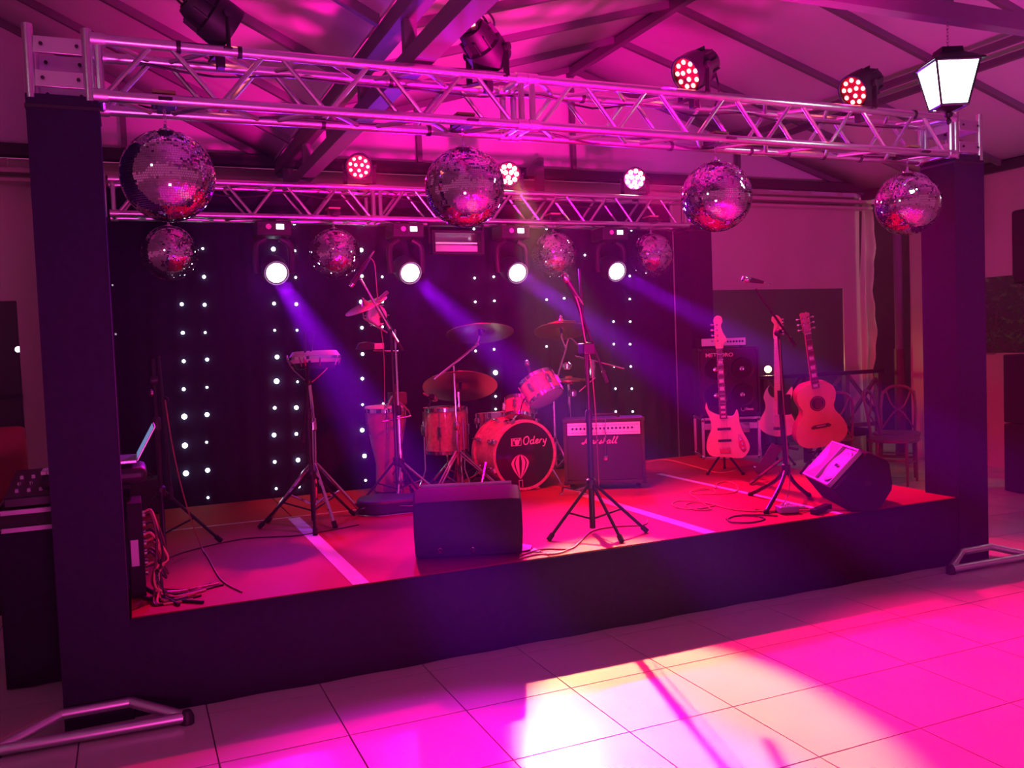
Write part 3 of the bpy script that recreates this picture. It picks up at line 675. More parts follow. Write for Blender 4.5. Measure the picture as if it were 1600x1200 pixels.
microphone('vocal microphone on the slanted boom by the guitars', aty(1165, 436, 4.79), aty(1192, 441, 4.80))

# ---------------------------------------------------------------- percussion corner
# pad drum on its stand
b = V((1.13, 6.15, ZS))
t = thing('drum_stand', 'chrome tripod stand with a basket under the shallow drum', 'drum stand', b)
legs3(t, b, .40, .34, (.05, 2.75, 4.9), .013, M_CHR, .018, True, .12)
MB().tube((b + V((0, 0, .05)), b + V((.02, 0, .72))), .015, 10).build('lower_tube', M_CHR, t)
MB().tube((b + V((.02, 0, .66)), b + V((.0, 0, .98))), .011, 10).build('upper_tube', M_CHR, t)
for a in (.2, 2.3, 4.4): MB().tube(smooth_path([b + V((0, 0, .96)), b + V((math.cos(a) * .12, math.sin(a) * .12, 1.05)), b + V((math.cos(a) * .175, math.sin(a) * .175, 1.125)), b + V((math.cos(a) * .18, math.sin(a) * .18, 1.16))], 4), .008, 8).build('basket_arm', M_CHR, t)
MB().lathe([(.02, 0), (.028, .01), (.028, .06), (.02, .07)], b + V((.01, 0, .63)), n=12).build('clutch', M_CHR, t)
pd = thing('hand_drum', 'shallow round hand drum with a pale skin on a chrome stand', 'drum', (1.18, 6.14, 1.61))
c = V((1.175, 6.14, 1.595))
MB().lathe([(.150, -.035), (.172, -.01), (.178, .0), (.172, .012), (.150, .045), (.0, .048)], c, (0, .05, 1), 36).build('drum_skin', M_HEADW, pd)
MB().lathe([(.176, -.012), (.183, -.012), (.183, .008), (.176, .008)], c, (0, .05, 1), 36).build('hoop', M_CHR, pd)
for k in range(8):
    a = k * math.pi / 4
    MB().tube((c + V((.184 * math.cos(a), .184 * math.sin(a), .01)), c + V((.16 * math.cos(a), .16 * math.sin(a), -.05))), .005, 6).build('tension_rod', M_CHR, pd)
MB().lathe([(.15, -.034), (.13, -.075), (.12, -.075), (.0, -.03)], c, (0, .05, 1), 30).build('shell', M_BLK, pd)
b = V((1.09, 6.02, ZS))
t = mic_stand('black microphone stand in front of the hand drum, boom hanging down', b, aty(490, 520, 6.02).z, .34, .36, (.5, 2.9, 4.55))
boom(t, aty(484, 560, 6.0), aty(481, 597, 6.0), aty(473, 690, 5.96))
MB().tube((aty(489, 519, 6.02), aty(484, 565, 6.0)), .010, 8).build('boom_arm', M_BMET, t)

# goblet drum, pale wood
def goblet_drum(c, h, r, label, m, hm):
    t = thing('goblet_drum', label, 'drum', c); c = V(c)
    MB().lathe([(r * .64, 0), (r * .66, .02), (r * .60, h * .22), (r * .58, h * .36), (r * .62, h * .42), (r * .78, h * .60), (r * .95, h * .82), (r * 1.0, h * .95), (r * .98, h), (0, h)], c, n=36).build('shell', m, t)
    MB().lathe([(r * .96, h), (r * 1.02, h + .004), (r * .98, h + .02), (r * .7, h + .024), (0, h + .025)], c, n=36).build('drum_skin', hm, t)
    MB().lathe([(r * 1.0, h - .025), (r * 1.08, h - .025), (r * 1.08, h + .006), (r * 1.0, h + .006)], c, n=36).build('hoop', M_CHR, t)
    for k in range(6):
        a = k * math.pi / 3 + .3
        p = lambda rr, z: c + V((rr * math.cos(a), rr * math.sin(a), z))
        MB().tube((p(r * 1.09, h), p(r * 1.06, h - .1), p(r * .93, h - .2)), .006, 6).build('tuning_lug', M_CHR, t)
    MB().lathe([(r * .64, .0), (r * .68, 0), (r * .69, .035), (r * .66, .035)], c, n=36).build('foot_ring', M_RUB, t)
    return t
goblet_drum((1.87, 6.93, ZS), .70, .163, 'pale wooden goblet drum behind the boom microphone stand', M_CONGA, M_HEADW)
blk = thing('wood_block', 'red lit wooden block lying on top of the wooden goblet drum', 'percussion', (1.94, 6.9, 1.19))
MB().bb((1.90, 6.84, 1.187), (2.03, 6.96, 1.285)).build('block', M_WOOD, blk, bevel=.006)
MB().tube((aty(616, 600, 6.9), aty(619, 625, 6.9)), .011, 8).build('handle', M_WOOD, blk)
# percussion stand with cymbals, cowbells and boom
b = V((1.92, 6.72, ZS))
t = mic_stand('tall chrome percussion stand in front of the wooden goblet drum', b, aty(604, 515, 6.72).z, .27, .30, (-.3, 1.9, 4.3), M_CHR)
MB().tube((aty(605, 520, 6.72), aty(568, 497, 6.72)), .008, 8).build('side_arm', M_CHR, t)
MB().tube((aty(568, 497, 6.72), aty(566, 478, 6.72)), .006, 8).build('side_arm', M_CHR, t)
MB().tube((aty(583, 548, 6.72), aty(622, 549, 6.72)), .006, 8).build('side_arm', M_CHR, t)
MB().tube((aty(597, 659, 6.70), aty(642, 650, 6.70), aty(638, 641, 6.74), aty(624, 628, 6.74)), .007, 8).build('side_arm', M_CHR, t)
MB().tube((aty(601, 640, 6.70), aty(616, 614, 6.70)), .007, 8).build('side_arm', M_CHR, t)
def cymbal(c, r, ax, label, name='cymbal', bow=.12):
    c = V(c); t = thing(name, label, 'cymbal', c)
    MB().lathe([(.006, r * bow + .028), (r * .10, r * bow + .026), (r * .17, r * bow + .006), (r * .2, r * bow - .002), (r * .6, r * bow * .6), (r, 0), (r, -.003), (r * .6, r * bow * .6 - .003), (r * .2, r * bow - .005), (.006, r * bow + .02)], c, ax, 40).build('plate', M_BRASS, t)
    u = V(ax).normalized()
    MB().lathe([(.004, -.02), (.014, -.018), (.014, r * bow + .01), (.004, r * bow + .012)], c, ax, 12).build('felt', M_FAB, t)
    MB().lathe([(.012, r * bow + .028), (.015, r * bow + .036), (.005, r * bow + .055)], c, ax, 12).build('wing_nut', M_CHR, t)
    return t
cymbal(aty(572, 478, 6.72), .175, (-.42, -.12, .9), 'tilted dark cymbal left of the boom microphone', bow=.10)
tb = thing('tambourine', 'round pink lit jingle drum behind the boom microphone pole', 'percussion', aty(588, 494, 6.78))
MB().lathe([(.0, -.02), (.082, -.02), (.086, 0), (.082, .02), (0, .02)], aty(588, 493, 6.80), (.2, -1, .1), 28).build('frame', M_HEADW, tb)
for k in range(6):
    a = k * math.pi / 3
    MB().lathe([(0, -.004), (.014, -.004), (.014, .004), (0, .004)], aty(588, 493, 6.80) + V((.09 * math.cos(a), -.01, .09 * math.sin(a))), (0, 0, 1), 10).build('jingle', M_CHR, tb)
cw = thing('cowbell', 'small cowbell block clamped left of the percussion stand', 'percussion', aty(575, 541, 6.7))
MB().prism([(-.085, -.02), (.045, -.026), (.055, .02), (.0, .035), (-.06, .028)], aty(575, 541, 6.66), (1, 0, 0), (0, 0, 1), (0, .07, 0)).build('bell', M_BMET, cw, bevel=.004)
MB().bb(aty(585, 546, 6.68), aty(597, 536, 6.74)).build('clamp', M_PURP, cw, bevel=.004)
b = V((1.86, 6.62, ZS))
t = mic_stand('black boom stand rising from the percussion to a long microphone', b, aty(602, 515, 6.62).z, .30, .30, (.9, 3.2, 5.2))
boom(t, aty(563, 436, 6.52), aty(598, 500, 6.62), aty(628, 546, 6.68), M_CHR, .011)
MB().tube((aty(590, 480, 6.60), aty(610, 515, 6.65)), .020, 10).build('boom_clutch', M_BMET, t)
MB().tube((aty(588, 472, 6.6), aty(606, 456, 6.6)), .016, 8).build('handle', M_CHR, t)
MB().tube(smooth_path([aty(578, 402, 6.48), aty(585, 412, 6.49), aty(588, 440, 6.54), aty(592, 490, 6.6), aty(600, 560, 6.6), aty(601, 700, 6.6)], 6), .003, 6).build('microphone_cable', M_CABLE2, t)
microphone('long pencil microphone hanging from the boom over the percussion', aty(549, 446, 6.5), aty(577, 404, 6.48), grille=.017, body=.017)

# ================================================================ DRUM KIT
def drum(t, c, ax, r, h, nlug, shellm, topm, botm, lug0=0., hoop=M_CHR, n=40):
    c = V(c); u, w, d = frame(ax)
    MB().lathe([(r * .97, .012), (r, .016), (r, h - .016), (r * .97, h - .012)], c, ax, n).build('shell', shellm, t)
    MB().lathe([(0, h - .004), (r * .96, h - .004), (r * .99, h), (r * .96, h + .002), (0, h + .002)], c, ax, n).build('top_skin', topm, t)
    MB().lathe([(0, -.002), (r * .96, -.002), (r * .99, 0), (r * .96, .004), (0, .004)], c, ax, n).build('bottom_skin', botm, t)
    for z in (0, h - .02): MB().lathe([(r * 1.0, z - .006), (r * 1.05, z - .006), (r * 1.05, z + .024), (r * 1.0, z + .024)], c, ax, n).build('hoop', hoop, t)
    for k in range(nlug):
        a = lug0 + 2 * math.pi * k / nlug; q = u * math.cos(a) + w * math.sin(a)
        MB().tube((c + q * r * 1.06 + d * .0, c + q * r * 1.06 + d * h), .0045, 6).build('tension_rod', M_CHR, t)
        MB().box(c + q * (r + .012) + d * h * .5, (.03, .03, min(.09, h * .4)), Matrix((u, w, d)).transposed() @ Matrix.Rotation(a, 3, 'Z')).build('lug', M_CHR, t, bevel=.005)
# bass drum
ax = V((.06, -1, .0)).normalized()
bc = V((2.855, 6.40, ZS + .288)); r = .265; D = .42
t = thing('bass_drum', 'bass drum with a black front skin and a balloon print', 'drum', (bc.x, bc.y + .2, ZS))
back = bc - ax * D; u, w, d = frame(ax)
MB().lathe([(r * .97, .03), (r, .035), (r, D - .035), (r * .97, D - .03)], back, ax, 56).build('shell', M_WRAP, t)
MB().lathe([(0, D - .012), (r * .97, D - .012), (r * .985, D - .006), (r * .96, D - .003), (0, D - .003)], back, ax, 56).build('front_skin', M_HEADB, t)
MB().lathe([(0, .004), (r * .97, .004), (r * .97, .010), (0, .010)], back, ax, 56).build('back_skin', M_HEADW, t)
for z in (0, D - .045): MB().lathe([(r * .985, z), (r * 1.065, z), (r * 1.075, z + .02), (r * 1.065, z + .045), (r * .985, z + .045)], back, ax, 56).build('hoop', M_WRAP, t)
for k in range(8):
    a = .35 + k * math.pi / 4; q = u * math.cos(a) + w * math.sin(a)
    for z0, z1 in ((-.005, .12), (D - .12, D + .006)): MB().tube((back + q * (r + .022) + ax * z0, back + q * (r + .022) + ax * z1), .005, 6).build('tension_rod', M_CHR, t)
    for z in (.11, D - .11): MB().box(back + q * (r + .014) + ax * z, (.032, .032, .07), Matrix((u, w, d)).transposed() @ Matrix.Rotation(a, 3, 'Z')).build('lug', M_CHR, t, bevel=.006)
    MB().box(back + q * (r + .028) + ax * (D - .02), (.03, .04, .05), Matrix((u, w, d)).transposed() @ Matrix.Rotation(a, 3, 'Z')).build('claw_hook', M_CHR, t, bevel=.004)
for s in (-1, 1):
    h0 = back + V((s * .26, .28 * -1 + .0, -.05)); MB().tube((h0, h0 + V((s * .10, -.10, -.236 + .012))), .008, 8).build('spur', M_CHR, t)
# writing on the front skin: strokes in a local (right, up) frame
hu = V((1, .06, 0)).normalized(); hw = V((0, 0, 1)); hn = ax
hc = bc + ax * (.0 - .0025)
LET = {
 'O': [[(.45, 1.0), (.15, .85), (.02, .45), (.2, .05), (.5, .02), (.75, .3), (.78, .7), (.6, .98), (.45, 1.0), (.35, .9)]],
 'd': [[(.5, .45), (.25, .52), (.08, .3), (.15, .05), (.35, .03), (.52, .25), (.62, 1.0)], [(.56, .5), (.52, .1), (.62, .02), (.75, .12)]],
 'e': [[(.05, .2), (.35, .3), (.45, .45), (.3, .55), (.12, .4), (.1, .12), (.28, .0), (.55, .15)]],
 'r': [[(.05, .02), (.15, .5)], [(.12, .3), (.25, .5), (.42, .48)]],
 'y': [[(.05, .5), (.1, .15), (.25, .08), (.42, .3)], [(.5, .55), (.38, 0), (.25, -.35), (.02, -.4)]],
 'M': [[(0, .1), (-.1, .2), (-.2, .1), (-.1, .0), (.1, .05), (.3, .6), (.42, 1.05), (.42, .5), (.45, .05), (.62, .6), (.85, 1.02), (.78, .5), (.8, .05), (.92, .08)]],
 'a': [[(.5, .48), (.25, .5), (.06, .25), (.14, .03), (.32, .05), (.5, .35), (.54, .5), (.48, .12), (.58, .02), (.72, .14)]],
 's': [[(.05, .05), (.25, .3), (.38, .55), (.35, .35), (.42, .12), (.25, .0), (.08, .06)]],
 'h': [[(.05, .05), (.3, .8), (.36, 1.02), (.24, .9), (.14, .0)], [(.17, .25), (.35, .48), (.45, .4), (.42, .05), (.58, .08)]],
 'l': [[(.05, .15), (.3, .8), (.35, 1.02), (.24, .9), (.18, .15), (.28, .0), (.42, .12)]],
}
ADV = {'O': .95, 'd': .78, 'e': .6, 'r': .55, 'y': .6, 'M': 1.02, 'a': .72, 's': .55, 'h': .62, 'l': .45}
def script(text, x, y, h, pen, o, u, w, nrm, slant=.12):
    m = MB()
    for ch in text:
        for st in LET[ch]:
            pts = smooth_path([(x + (q[0] + slant * q[1]) * h, y + q[1] * h, 0) for q in st], 5)
            m.ribbon(pts, o, u, w, nrm, pen)
        x += ADV[ch] * h
    return m
script('Odery', -.015, .085, .062, .009, hc, hu, hw, hn * .0025).build('lettering', M_WHITE, t)
lg = MB()     # square badge with a round mark
o2 = hc + hn * .0025
sq = lambda x0, y0, x1, y1: lg.add([o2 + hu * x + hw * y for x, y in ((x0, y0), (x1, y0), (x1, y1), (x0, y1))], [(0, 1, 2, 3)])
for a in ((-.122, .080, -.030, .085), (-.122, .137, -.030, .142), (-.122, .080, -.114, .142), (-.034, .080, -.030, .142), (-.110, .088, -.104, .134), (-.100, .118, -.088, .136), (-.050, .118, -.040, .136)): sq(*a)
n0 = len(lg.v); lg.add([o2 + hu * (-.069 + .021 * math.cos(q)) + hw * (.108 + .024 * math.sin(q)) for q in [2 * math.pi * k / 16 for k in range(16)]], [tuple(range(16))])
lg.build('badge', M_WHITE, t, smooth=0)
bl = MB()     # hot air balloon print: striped envelope and a basket
bx, by = -.048, -.055
def gore(f0, f1):
    P = lambda f, v: (bx + f * .080 * (math.sin(min(1, v * 1.35) * math.pi * .5) if v < .6 else (math.cos((v - .6) / .4 * math.pi * .5) ** .6 if v < 1 else 0)) * 1.0, by - .135 + .20 * v)
    vs = []; K = 14
    for i in range(K + 1):
        v = .02 + .97 * i / K
        for f in (f0, f1): vs.append(P(f, v))
    bl.add([o2 + hu * x + hw * y for x, y in vs], [(2 * i, 2 * i + 1, 2 * i + 3, 2 * i + 2) for i in range(K)])
gore(-1, -.70); gore(-.54, -.12); gore(.20, .60); gore(.76, 1)
for x0, y0, x1, y1 in ((-.018, -.145, .018, -.139), (-.018, -.19, -.013, -.145), (.013, -.19, .018, -.145), (-.022, -.195, -.010, -.190), (.010, -.195, .022, -.190)):
    bl.add([o2 + hu * (bx + x) + hw * (by + y) for x, y in ((x0, y0), (x1, y0), (x1, y1), (x0, y1))], [(0, 1, 2, 3)])
bl.build('balloon_print', M_STICK, t, smooth=0)
# rack tom, tilted to the drummer so its lower skin shows
tc = aty(845, 607, 6.62)
t = thing('rack_tom', 'larger rack tom tilted over the bass drum, lit hot', 'drum', tc)
axt = V((-.24, .52, .82)).normalized()
drum(t, tc - axt * .10, axt, .150, .20, 6, M_WRAP, M_HEADW, M_HEADW, .2)
MB().tube((tc + V((.0, .10, -.1)), V((2.87, 6.66, 1.02))), .014, 8).build('tom_arm', M_CHR, t)
tc = aty(812, 640, 6.78)
t = thing('rack_tom', 'smaller rack tom partly behind the larger tom, low over the bass drum', 'drum', tc)
axt = V((.25, .35, .9)).normalized(); drum(t, tc - axt * .08, axt, .125, .17, 6, M_WRAP, M_HEADW, M_HEADW, .4)
MB().tube((tc + V((.02, .05, -.08)), V((2.86, 6.76, .98))), .012, 8).build('tom_arm', M_CHR, t)
m = microphone('clip microphone standing up left of the tilted rack tom', aty(823, 566, 6.62), aty(828, 584, 6.62), grille=.022, body=.016)
MB().tube(smooth_path([aty(828, 584, 6.62), aty(826, 610, 6.62), aty(817, 628, 6.62), aty(812, 645, 6.63)], 5), .005, 6).build('gooseneck', M_BMET, m)
# hardware cluster right of the tom: chrome stand, second cymbal arm, microphones
b = V((3.32, 6.80, ZS))
t = thing('cymbal_stand', 'chrome cymbal stand behind the amplifier, right of the bass drum', 'cymbal stand', b)
legs3(t, b, .34, .32, (.6, 2.7, 4.8), .011, M_CHR, .016)
tp1 = aty(888, 600, 6.80); tp2 = aty(884, 545, 6.78); tp3 = aty(877, 527, 6.78)
MB().tube((b + V((0, 0, .1)), V((b.x, b.y, tp1.z))), .014, 8).build('lower_tube', M_CHR, t)
MB().tube((V((b.x, b.y, tp1.z - .05)), tp2, tp3, aty(878, 505, 6.78)), .010, 8).build('upper_tube', M_CHR, t)
for p in (aty(886, 572, 6.78), aty(895, 615, 6.8)):
    MB().lathe([(.02, -.03), (.038, -.02), (.04, .02), (.02, .035)], p, n=12).build('clutch', M_CHR, t)
MB().tube(smooth_path([tp2, aty(890, 528, 6.76), aty(905, 540, 6.74), aty(925, 552, 6.72)], 5), .007, 8).build('side_arm', M_CHR, t)
MB().tube((aty(898, 556, 6.76), aty(975, 576, 6.70)), .0075, 8).build('side_arm', M_CHR, t)
MB().tube((aty(926, 562, 6.75), aty(926, 590, 6.75)), .024, 10).build('clutch', M_CHR, t)
MB().tube((aty(905, 612, 6.75), aty(930, 590, 6.72)), .006, 8).build('side_arm', M_CHR, t)
b2 = V((3.50, 6.86, ZS))
t = thing('hi_hat_stand', 'slim chrome hi-hat stand behind the middle microphone stand', 'cymbal stand', b2)
legs3(t, b2, .30, .28, (0, 2.1, 4.2), .010, M_CHR, .014)
MB().tube((b2 + V((0, 0, .05)), V((b2.x, b2.y, aty(905, 588, 6.86).z))), .012, 8).build('lower_tube', M_CHR, t)
hh = thing('hi_hat_cymbals', 'pair of hi-hat cymbals behind the middle microphone stand', 'cymbal', (b2.x, b2.y, aty(905, 590, 6.86).z))
hz = aty(905, 592, 6.86).z
MB().lathe([(.006, .032), (.03, .03), (.04, .016), (.165, 0), (.165, -.003), (.006, .02)], (b2.x, b2.y, hz), n=36).build('upper_plate', M_BRASS, hh)
MB().lathe([(.006, -.028), (.03, -.03), (.04, -.014), (.165, .0), (.165, .003), (.006, -.02)][::-1], (b2.x, b2.y, hz - .012), n=36).build('lower_plate', M_BRASS, hh)
cymbal(aty(877, 517, 6.78), .235, (.12, .28, .95), 'wide dark cymbal right of the rack toms, tipped to the right', bow=.10)
cymbal(aty(877, 505, 6.78), .125, (.03, .18, 1), 'small splash cymbal stacked on the right hand cymbal', bow=.14)
# left crash
b = V((2.42, 6.78, ZS))
t = thing('cymbal_stand', 'chrome boom cymbal stand left of the bass drum', 'cymbal stand', b)
legs3(t, b, .32, .38, (-2.5, -.7, 1.3), .010, M_CHR, .016, True, .05); legs3(t, b, .29, .36, (-2.45, -.65, 1.35), .008, M_CHR, .012, False)
pv = aty(709, 571, 6.78)
MB().tube((b + V((0, 0, .02)), V((b.x, b.y, 1.0))), .014, 10).build('lower_tube', M_CHR, t)
MB().tube((V((b.x, b.y, .98)), pv), .010, 10).build('upper_tube', M_CHR, t)
MB().lathe([(.02, -.03), (.026, -.01), (.026, .03), (.018, .04)], V((b.x, b.y, .98)), n=12).build('clutch', M_CHR, t)
MB().tube((aty(678, 593, 6.72), aty(748, 537, 6.88)), .011, 10).build('boom_arm', M_CHR, t)
MB().tube((aty(746, 538, 6.88), aty(751, 516, 6.88)), .008, 8).build('tilter', M_CHR, t)
MB().sph(aty(746, 537, 6.88), .02, 10, 8).build('tilter_joint', M_CHR, t)
cymbal(aty(750, 521, 6.88), .285, (.075, .27, .95), 'big crash cymbal high over the left of the drum kit', bow=.09)
# ride behind
b = V((2.52, 6.98, ZS))
t = thing('cymbal_stand', 'straight chrome stand beside the boom stand, under the dark ride cymbal', 'cymbal stand', b)
legs3(t, b, .30, .30, (-1.9, .2, 2.3), .010, M_CHR, .015)
MB().tube((b + V((0, 0, .03)), V((b.x, b.y, aty(718, 612, 6.98).z))), .014, 10).build('lower_tube', M_CHR, t)
cymbal(aty(719, 604, 6.98), .315, (.16, .42, .9), 'large dark ride cymbal low behind the crash boom arm', bow=.08)
# floor tom and snare
c = aty(712, 712, 6.98)
t = thing('floor_tom', 'pearl wrapped floor tom between the wooden goblet drum and bass drum', 'drum', (2.44, 7.05, ZS))
fc = V((2.44, 7.12, ZS + .28)); drum(t, fc, (0, 0, 1), .185, .38, 8, M_WRAP, M_HEADW, M_HEADW, .2)
for a in (3.3, 5.2, 1.2):
    p = fc + V((math.cos(a) * .205, math.sin(a) * .205, .22)); MB().tube((p + V((0, 0, .06)), p + V((0, 0, -.36)), p + V((math.cos(a) * .06, math.sin(a) * .06, -.49))), .008, 8).build('leg', M_CHR, t)
m = microphone('black clip microphone on the rim of the floor tom', fc + V((-.13, -.14, .47)), fc + V((-.20, -.18, .50)), grille=.03, body=.024)
MB().tube((fc + V((-.17, -.16, .49)), fc + V((-.19, -.15, .40))), .01, 8).build('clip', M_BLK, m)
c = aty(775, 650, 7.0)
t = thing('snare_drum', 'low snare drum just left of the small rack tom', 'drum', c)
drum(t, c + V((0, 0, -.09)), (0, .06, 1), .172, .12, 8, M_CHR, M_HEADW, M_HEADW)
legs3(t, (c.x, c.y, ZS), .28, .25, (.3, 2.4, 4.5), .009, M_CHR, .013); MB().tube(((c.x, c.y, ZS + .1), c + V((0, 0, -.1))), .012, 8).build('stand_tube', M_CHR, t)
t = thing('drum_pedal', 'chrome foot pedal lying behind the middle wedge monitor', 'pedal', (3.02, 6.1, ZS))
MB().prism([(0, 0), (.24, 0), (.24, .012), (.02, .06)], (2.98, 6.02, ZS), V((.8, -.25, 0)), (0, 0, 1), (.03, .085, 0)).build('foot_board', M_CHR, t, bevel=.003)
MB().tube(((2.97, 6.04, ZS + .01), (3.3, 6.08, ZS + .05)), .009, 8).build('rod', M_CHR, t)

# ================================================================ GUITAR AMPLIFIER
A0, A1 = V((3.10, 6.20, 0)), V((3.665, 5.905, 0)); ud = (A1 - A0).normalized(); ang = math.atan2(ud.y, ud.x); wA = (A1 - A0).length
t = thing('guitar_amplifier', 'guitar combo amplifier with a lit control panel and script badge', 'amplifier', (A0.x, A0.y, ZS), ang)
H0, H1 = .05, .565      # local frame: x along the front, y to the back, z up
MB().bb((0, .02, H0), (wA, .27, H1)).build('cabinet', M_TOLEX, t, local=True, bevel=.012)
MB().bb((.03, .008, H0 + .035), (wA - .03, .021, H1 - .135)).build('grille', M_GRILLE, t, local=True)
for a, b_ in (((.0, .0, H0), (.03, .03, H1)), ((wA - .03, 0, H0), (wA, .03, H1)), ((.0, 0, H0), (wA, .03, H0 + .03)), ((0, 0, H1 - .03), (wA, .03, H1))):
    MB().bb(a, b_).build('front_frame', M_TOLEX, t, local=True, bevel=.006)
pn = MB().bb((.032, .004, H1 - .128), (wA - .032, .018, H1 - .028)).build('control_panel', M_GOLD, t, local=True, bevel=.003)
k0 = None
for k in range(16):
    x = .075 + k * .031
    if k0 is None: k0 = MB().lathe([(.010, 0), (.0085, .014), (0, .015)], (0, 0, 0), (0, -1, 0), 12).build('knob', M_BMET, pn, local=True); k0.location = (x, .004, H1 - .075)
    else: share(k0, 'knob', pn, (x, .004, H1 - .075))
MB().bb((.04, .003, H1 - .052), (wA - .04, .005, H1 - .049)).bb((.04, .003, H1 - .11), (wA - .04, .005, H1 - .107)).build('panel_line', M_BMET, pn, local=True, smooth=0)
script('Marshall', .155, H1 - .195, .052, .0085, V((0, .006, 0)), V((1, 0, 0)), V((0, 0, 1)), V((0, -.003, 0)), .25).build('script_badge', M_WHITE, t, local=True)
hd = MB().tube(smooth_path([(wA / 2 - .12, .14, H1), (wA / 2 - .11, .14, H1 + .018), (wA / 2, .14, H1 + .022), (wA / 2 + .11, .14, H1 + .018), (wA / 2 + .12, .14, H1)], 5), .011, 8).build('handle', M_RUB, t, local=True)
for x in (.06, wA - .06):
    for y in (.06, .22): MB().lathe([(0, -.014), (.024, -.014), (.026, 0), (.024, .014), (0, .014)], (x, y, .026), (1, 0, 0), 14).build('caster', M_RUB, t, local=True); MB().bb((x - .02, y - .02, .026), (x + .02, y + .02, .055)).build('caster_fork', M_BMET, t, local=True, smooth=0)
for x in (.012, wA - .012):
    for z in (H0 + .012, H1 - .012): MB().box((x, .012, z), (.032, .034, .032)).build('corner', M_BLK, t, local=True, bevel=.006)

# ================================================================ BASS STACK
ca = -.44
cM = (4.985, 6.985, ZS)
t = thing('flight_case', 'black flight case with aluminium edges under the bass cabinet', 'flight case', cM, ca)
wC, dC, hC = .53, .42, .40
MB().bb((.008, .008, .008), (wC - .008, dC - .008, hC - .008)).build('panel', M_TOLEX, t, local=True)
for x in (0, wC):
    for y in (0, dC): MB().box((x, y, hC / 2), (.028, .028, hC)).build('edge_rail', M_ALU2, t, local=True, bevel=.004)
for z in (.0125, hC - .0125):
    for y in (0, dC): MB().box((wC / 2, y, z), (wC, .026, .026)).build('edge_rail', M_ALU2, t, local=True, bevel=.004)
    for x in (0, wC): MB().box((x, dC / 2, z), (.026, dC, .026)).build('edge_rail', M_ALU2, t, local=True, bevel=.004)
MB().bb((.014, -.006, hC - .115), (wC - .014, .006, hC - .055)).build('lid_rail', M_ALU2, t, local=True, bevel=.003)
for x in (0, wC):
    for y in (0, dC):
        for z in (.02, hC - .02): MB().sph((x, y, z), .026, 10, 8).build('ball_corner', M_CHR, t, local=True)
for x in (.13, .35): MB().bb((x, -.016, hC - .15), (x + .09, -.004, hC - .05)).build('butterfly_latch', M_CHR, t, local=True, bevel=.004)
cM2 = V((4.995, 7.03, ZS + hC + .003))
t = thing('bass_cabinet', 'black four speaker bass cabinet standing on the flight case', 'speaker', cM2, ca)
wB, dB, hB = .56, .38, .66
MB().bb((0, .012, 0), (wB, dB, hB)).build('cabinet', M_TOLEX, t, local=True, bevel=.012)
MB().bb((.02, .004, .02), (wB - .02, .014, hB - .02)).build('baffle', M_GRILLE, t, local=True)
for x in (.155, .405):
    for z in (.205, .455):
        c = MB().lathe([(.122, 0), (.124, .012), (.112, .014), (.10, .004), (.045, -.045), (.0, -.05)][::-1], (x, .004, z), (0, -1, 0), 30).build('speaker_cone', M_BLK, t, local=True)
        MB().lathe([(0, .004), (.022, .0), (.042, -.03), (.0, -.035)], (x, .004, z), (0, -1, 0), 22).build('dust_cap', M_CHR, c, local=True)
        MB().lathe([(.110, .010), (.126, .010), (.126, .018), (.110, .018)], (x, .004, z), (0, -1, 0), 30).build('rim', M_BMET, c, local=True)
def text(txt, size, name, m, parent, M):
    cu = bpy.data.curves.new(name, 'FONT'); cu.body = txt; cu.size = size; cu.extrude = .001; cu.offset = .001; cu.materials.append(m)
    f = bpy.data.objects.new('text', cu); me = bpy.data.meshes.new_from_object(f); bpy.data.objects.remove(f)
    o = bpy.data.objects.new(name, me); COL.objects.link(o); o.parent = parent; o.matrix_local = M; MW[o.name] = MW[parent.name]; return o
def front(x, y, z, sx=1): return Matrix.Translation((x, y, z)) @ Matrix.Rotation(math.pi / 2, 4, 'X') @ Matrix.Diagonal((sx, 1, 1, 1))
text('METEORO', .052, 'lettering', M_WHITE, t, front(.06, .000, hB - .085, 1.1))
text('Bass', .036, 'lettering', M_WHITE, t, front(.43, .000, .055, 1.2))
MB().lathe([(.016, 0), (.021, 0), (.021, .002), (.016, .002)], (.405, .0, .067), (0, -1, 0), 18).build('badge_ring', M_WHITE, t, local=True)
for x in (-.002, wB + .002): MB().bb((x - .008, -.004, 0), (x + .008, .02, hB)).build('edge_strip', M_BMET, t, local=True, bevel=.003)
for x in (.01, wB - .01):
    for z in (.015, hB - .015): MB().box((x, .012, z), (.04, .04, .04)).build('corner', M_BLK, t, local=True, bevel=.008)
cM3 = cM2 + V((.03, .0, hB + .012)); 
t = thing('bass_amp_head', 'slim silver faced amplifier head on top of the bass cabinet', 'amplifier', cM3, ca)
MB().bb((0, .02, 0), (.43, .32, .085)).build('case', M_BMET, t, local=True, bevel=.005)
fp = MB().bb((.005, .012, .008), (.425, .022, .080)).build('front_panel', M_ALU2, t, local=True, bevel=.002)
for k in range(9): MB().lathe([(.011, 0), (.009, .014), (0, .015)], (.17 + k * .028, .012, .045), (0, -1, 0), 12).build('knob', M_BLK, fp, local=True)
for x in (.03, .40): MB().lathe([(.014, -.012), (.014, 0)], (x, .1, 0), n=10).build('foot', M_RUB, t, local=True)
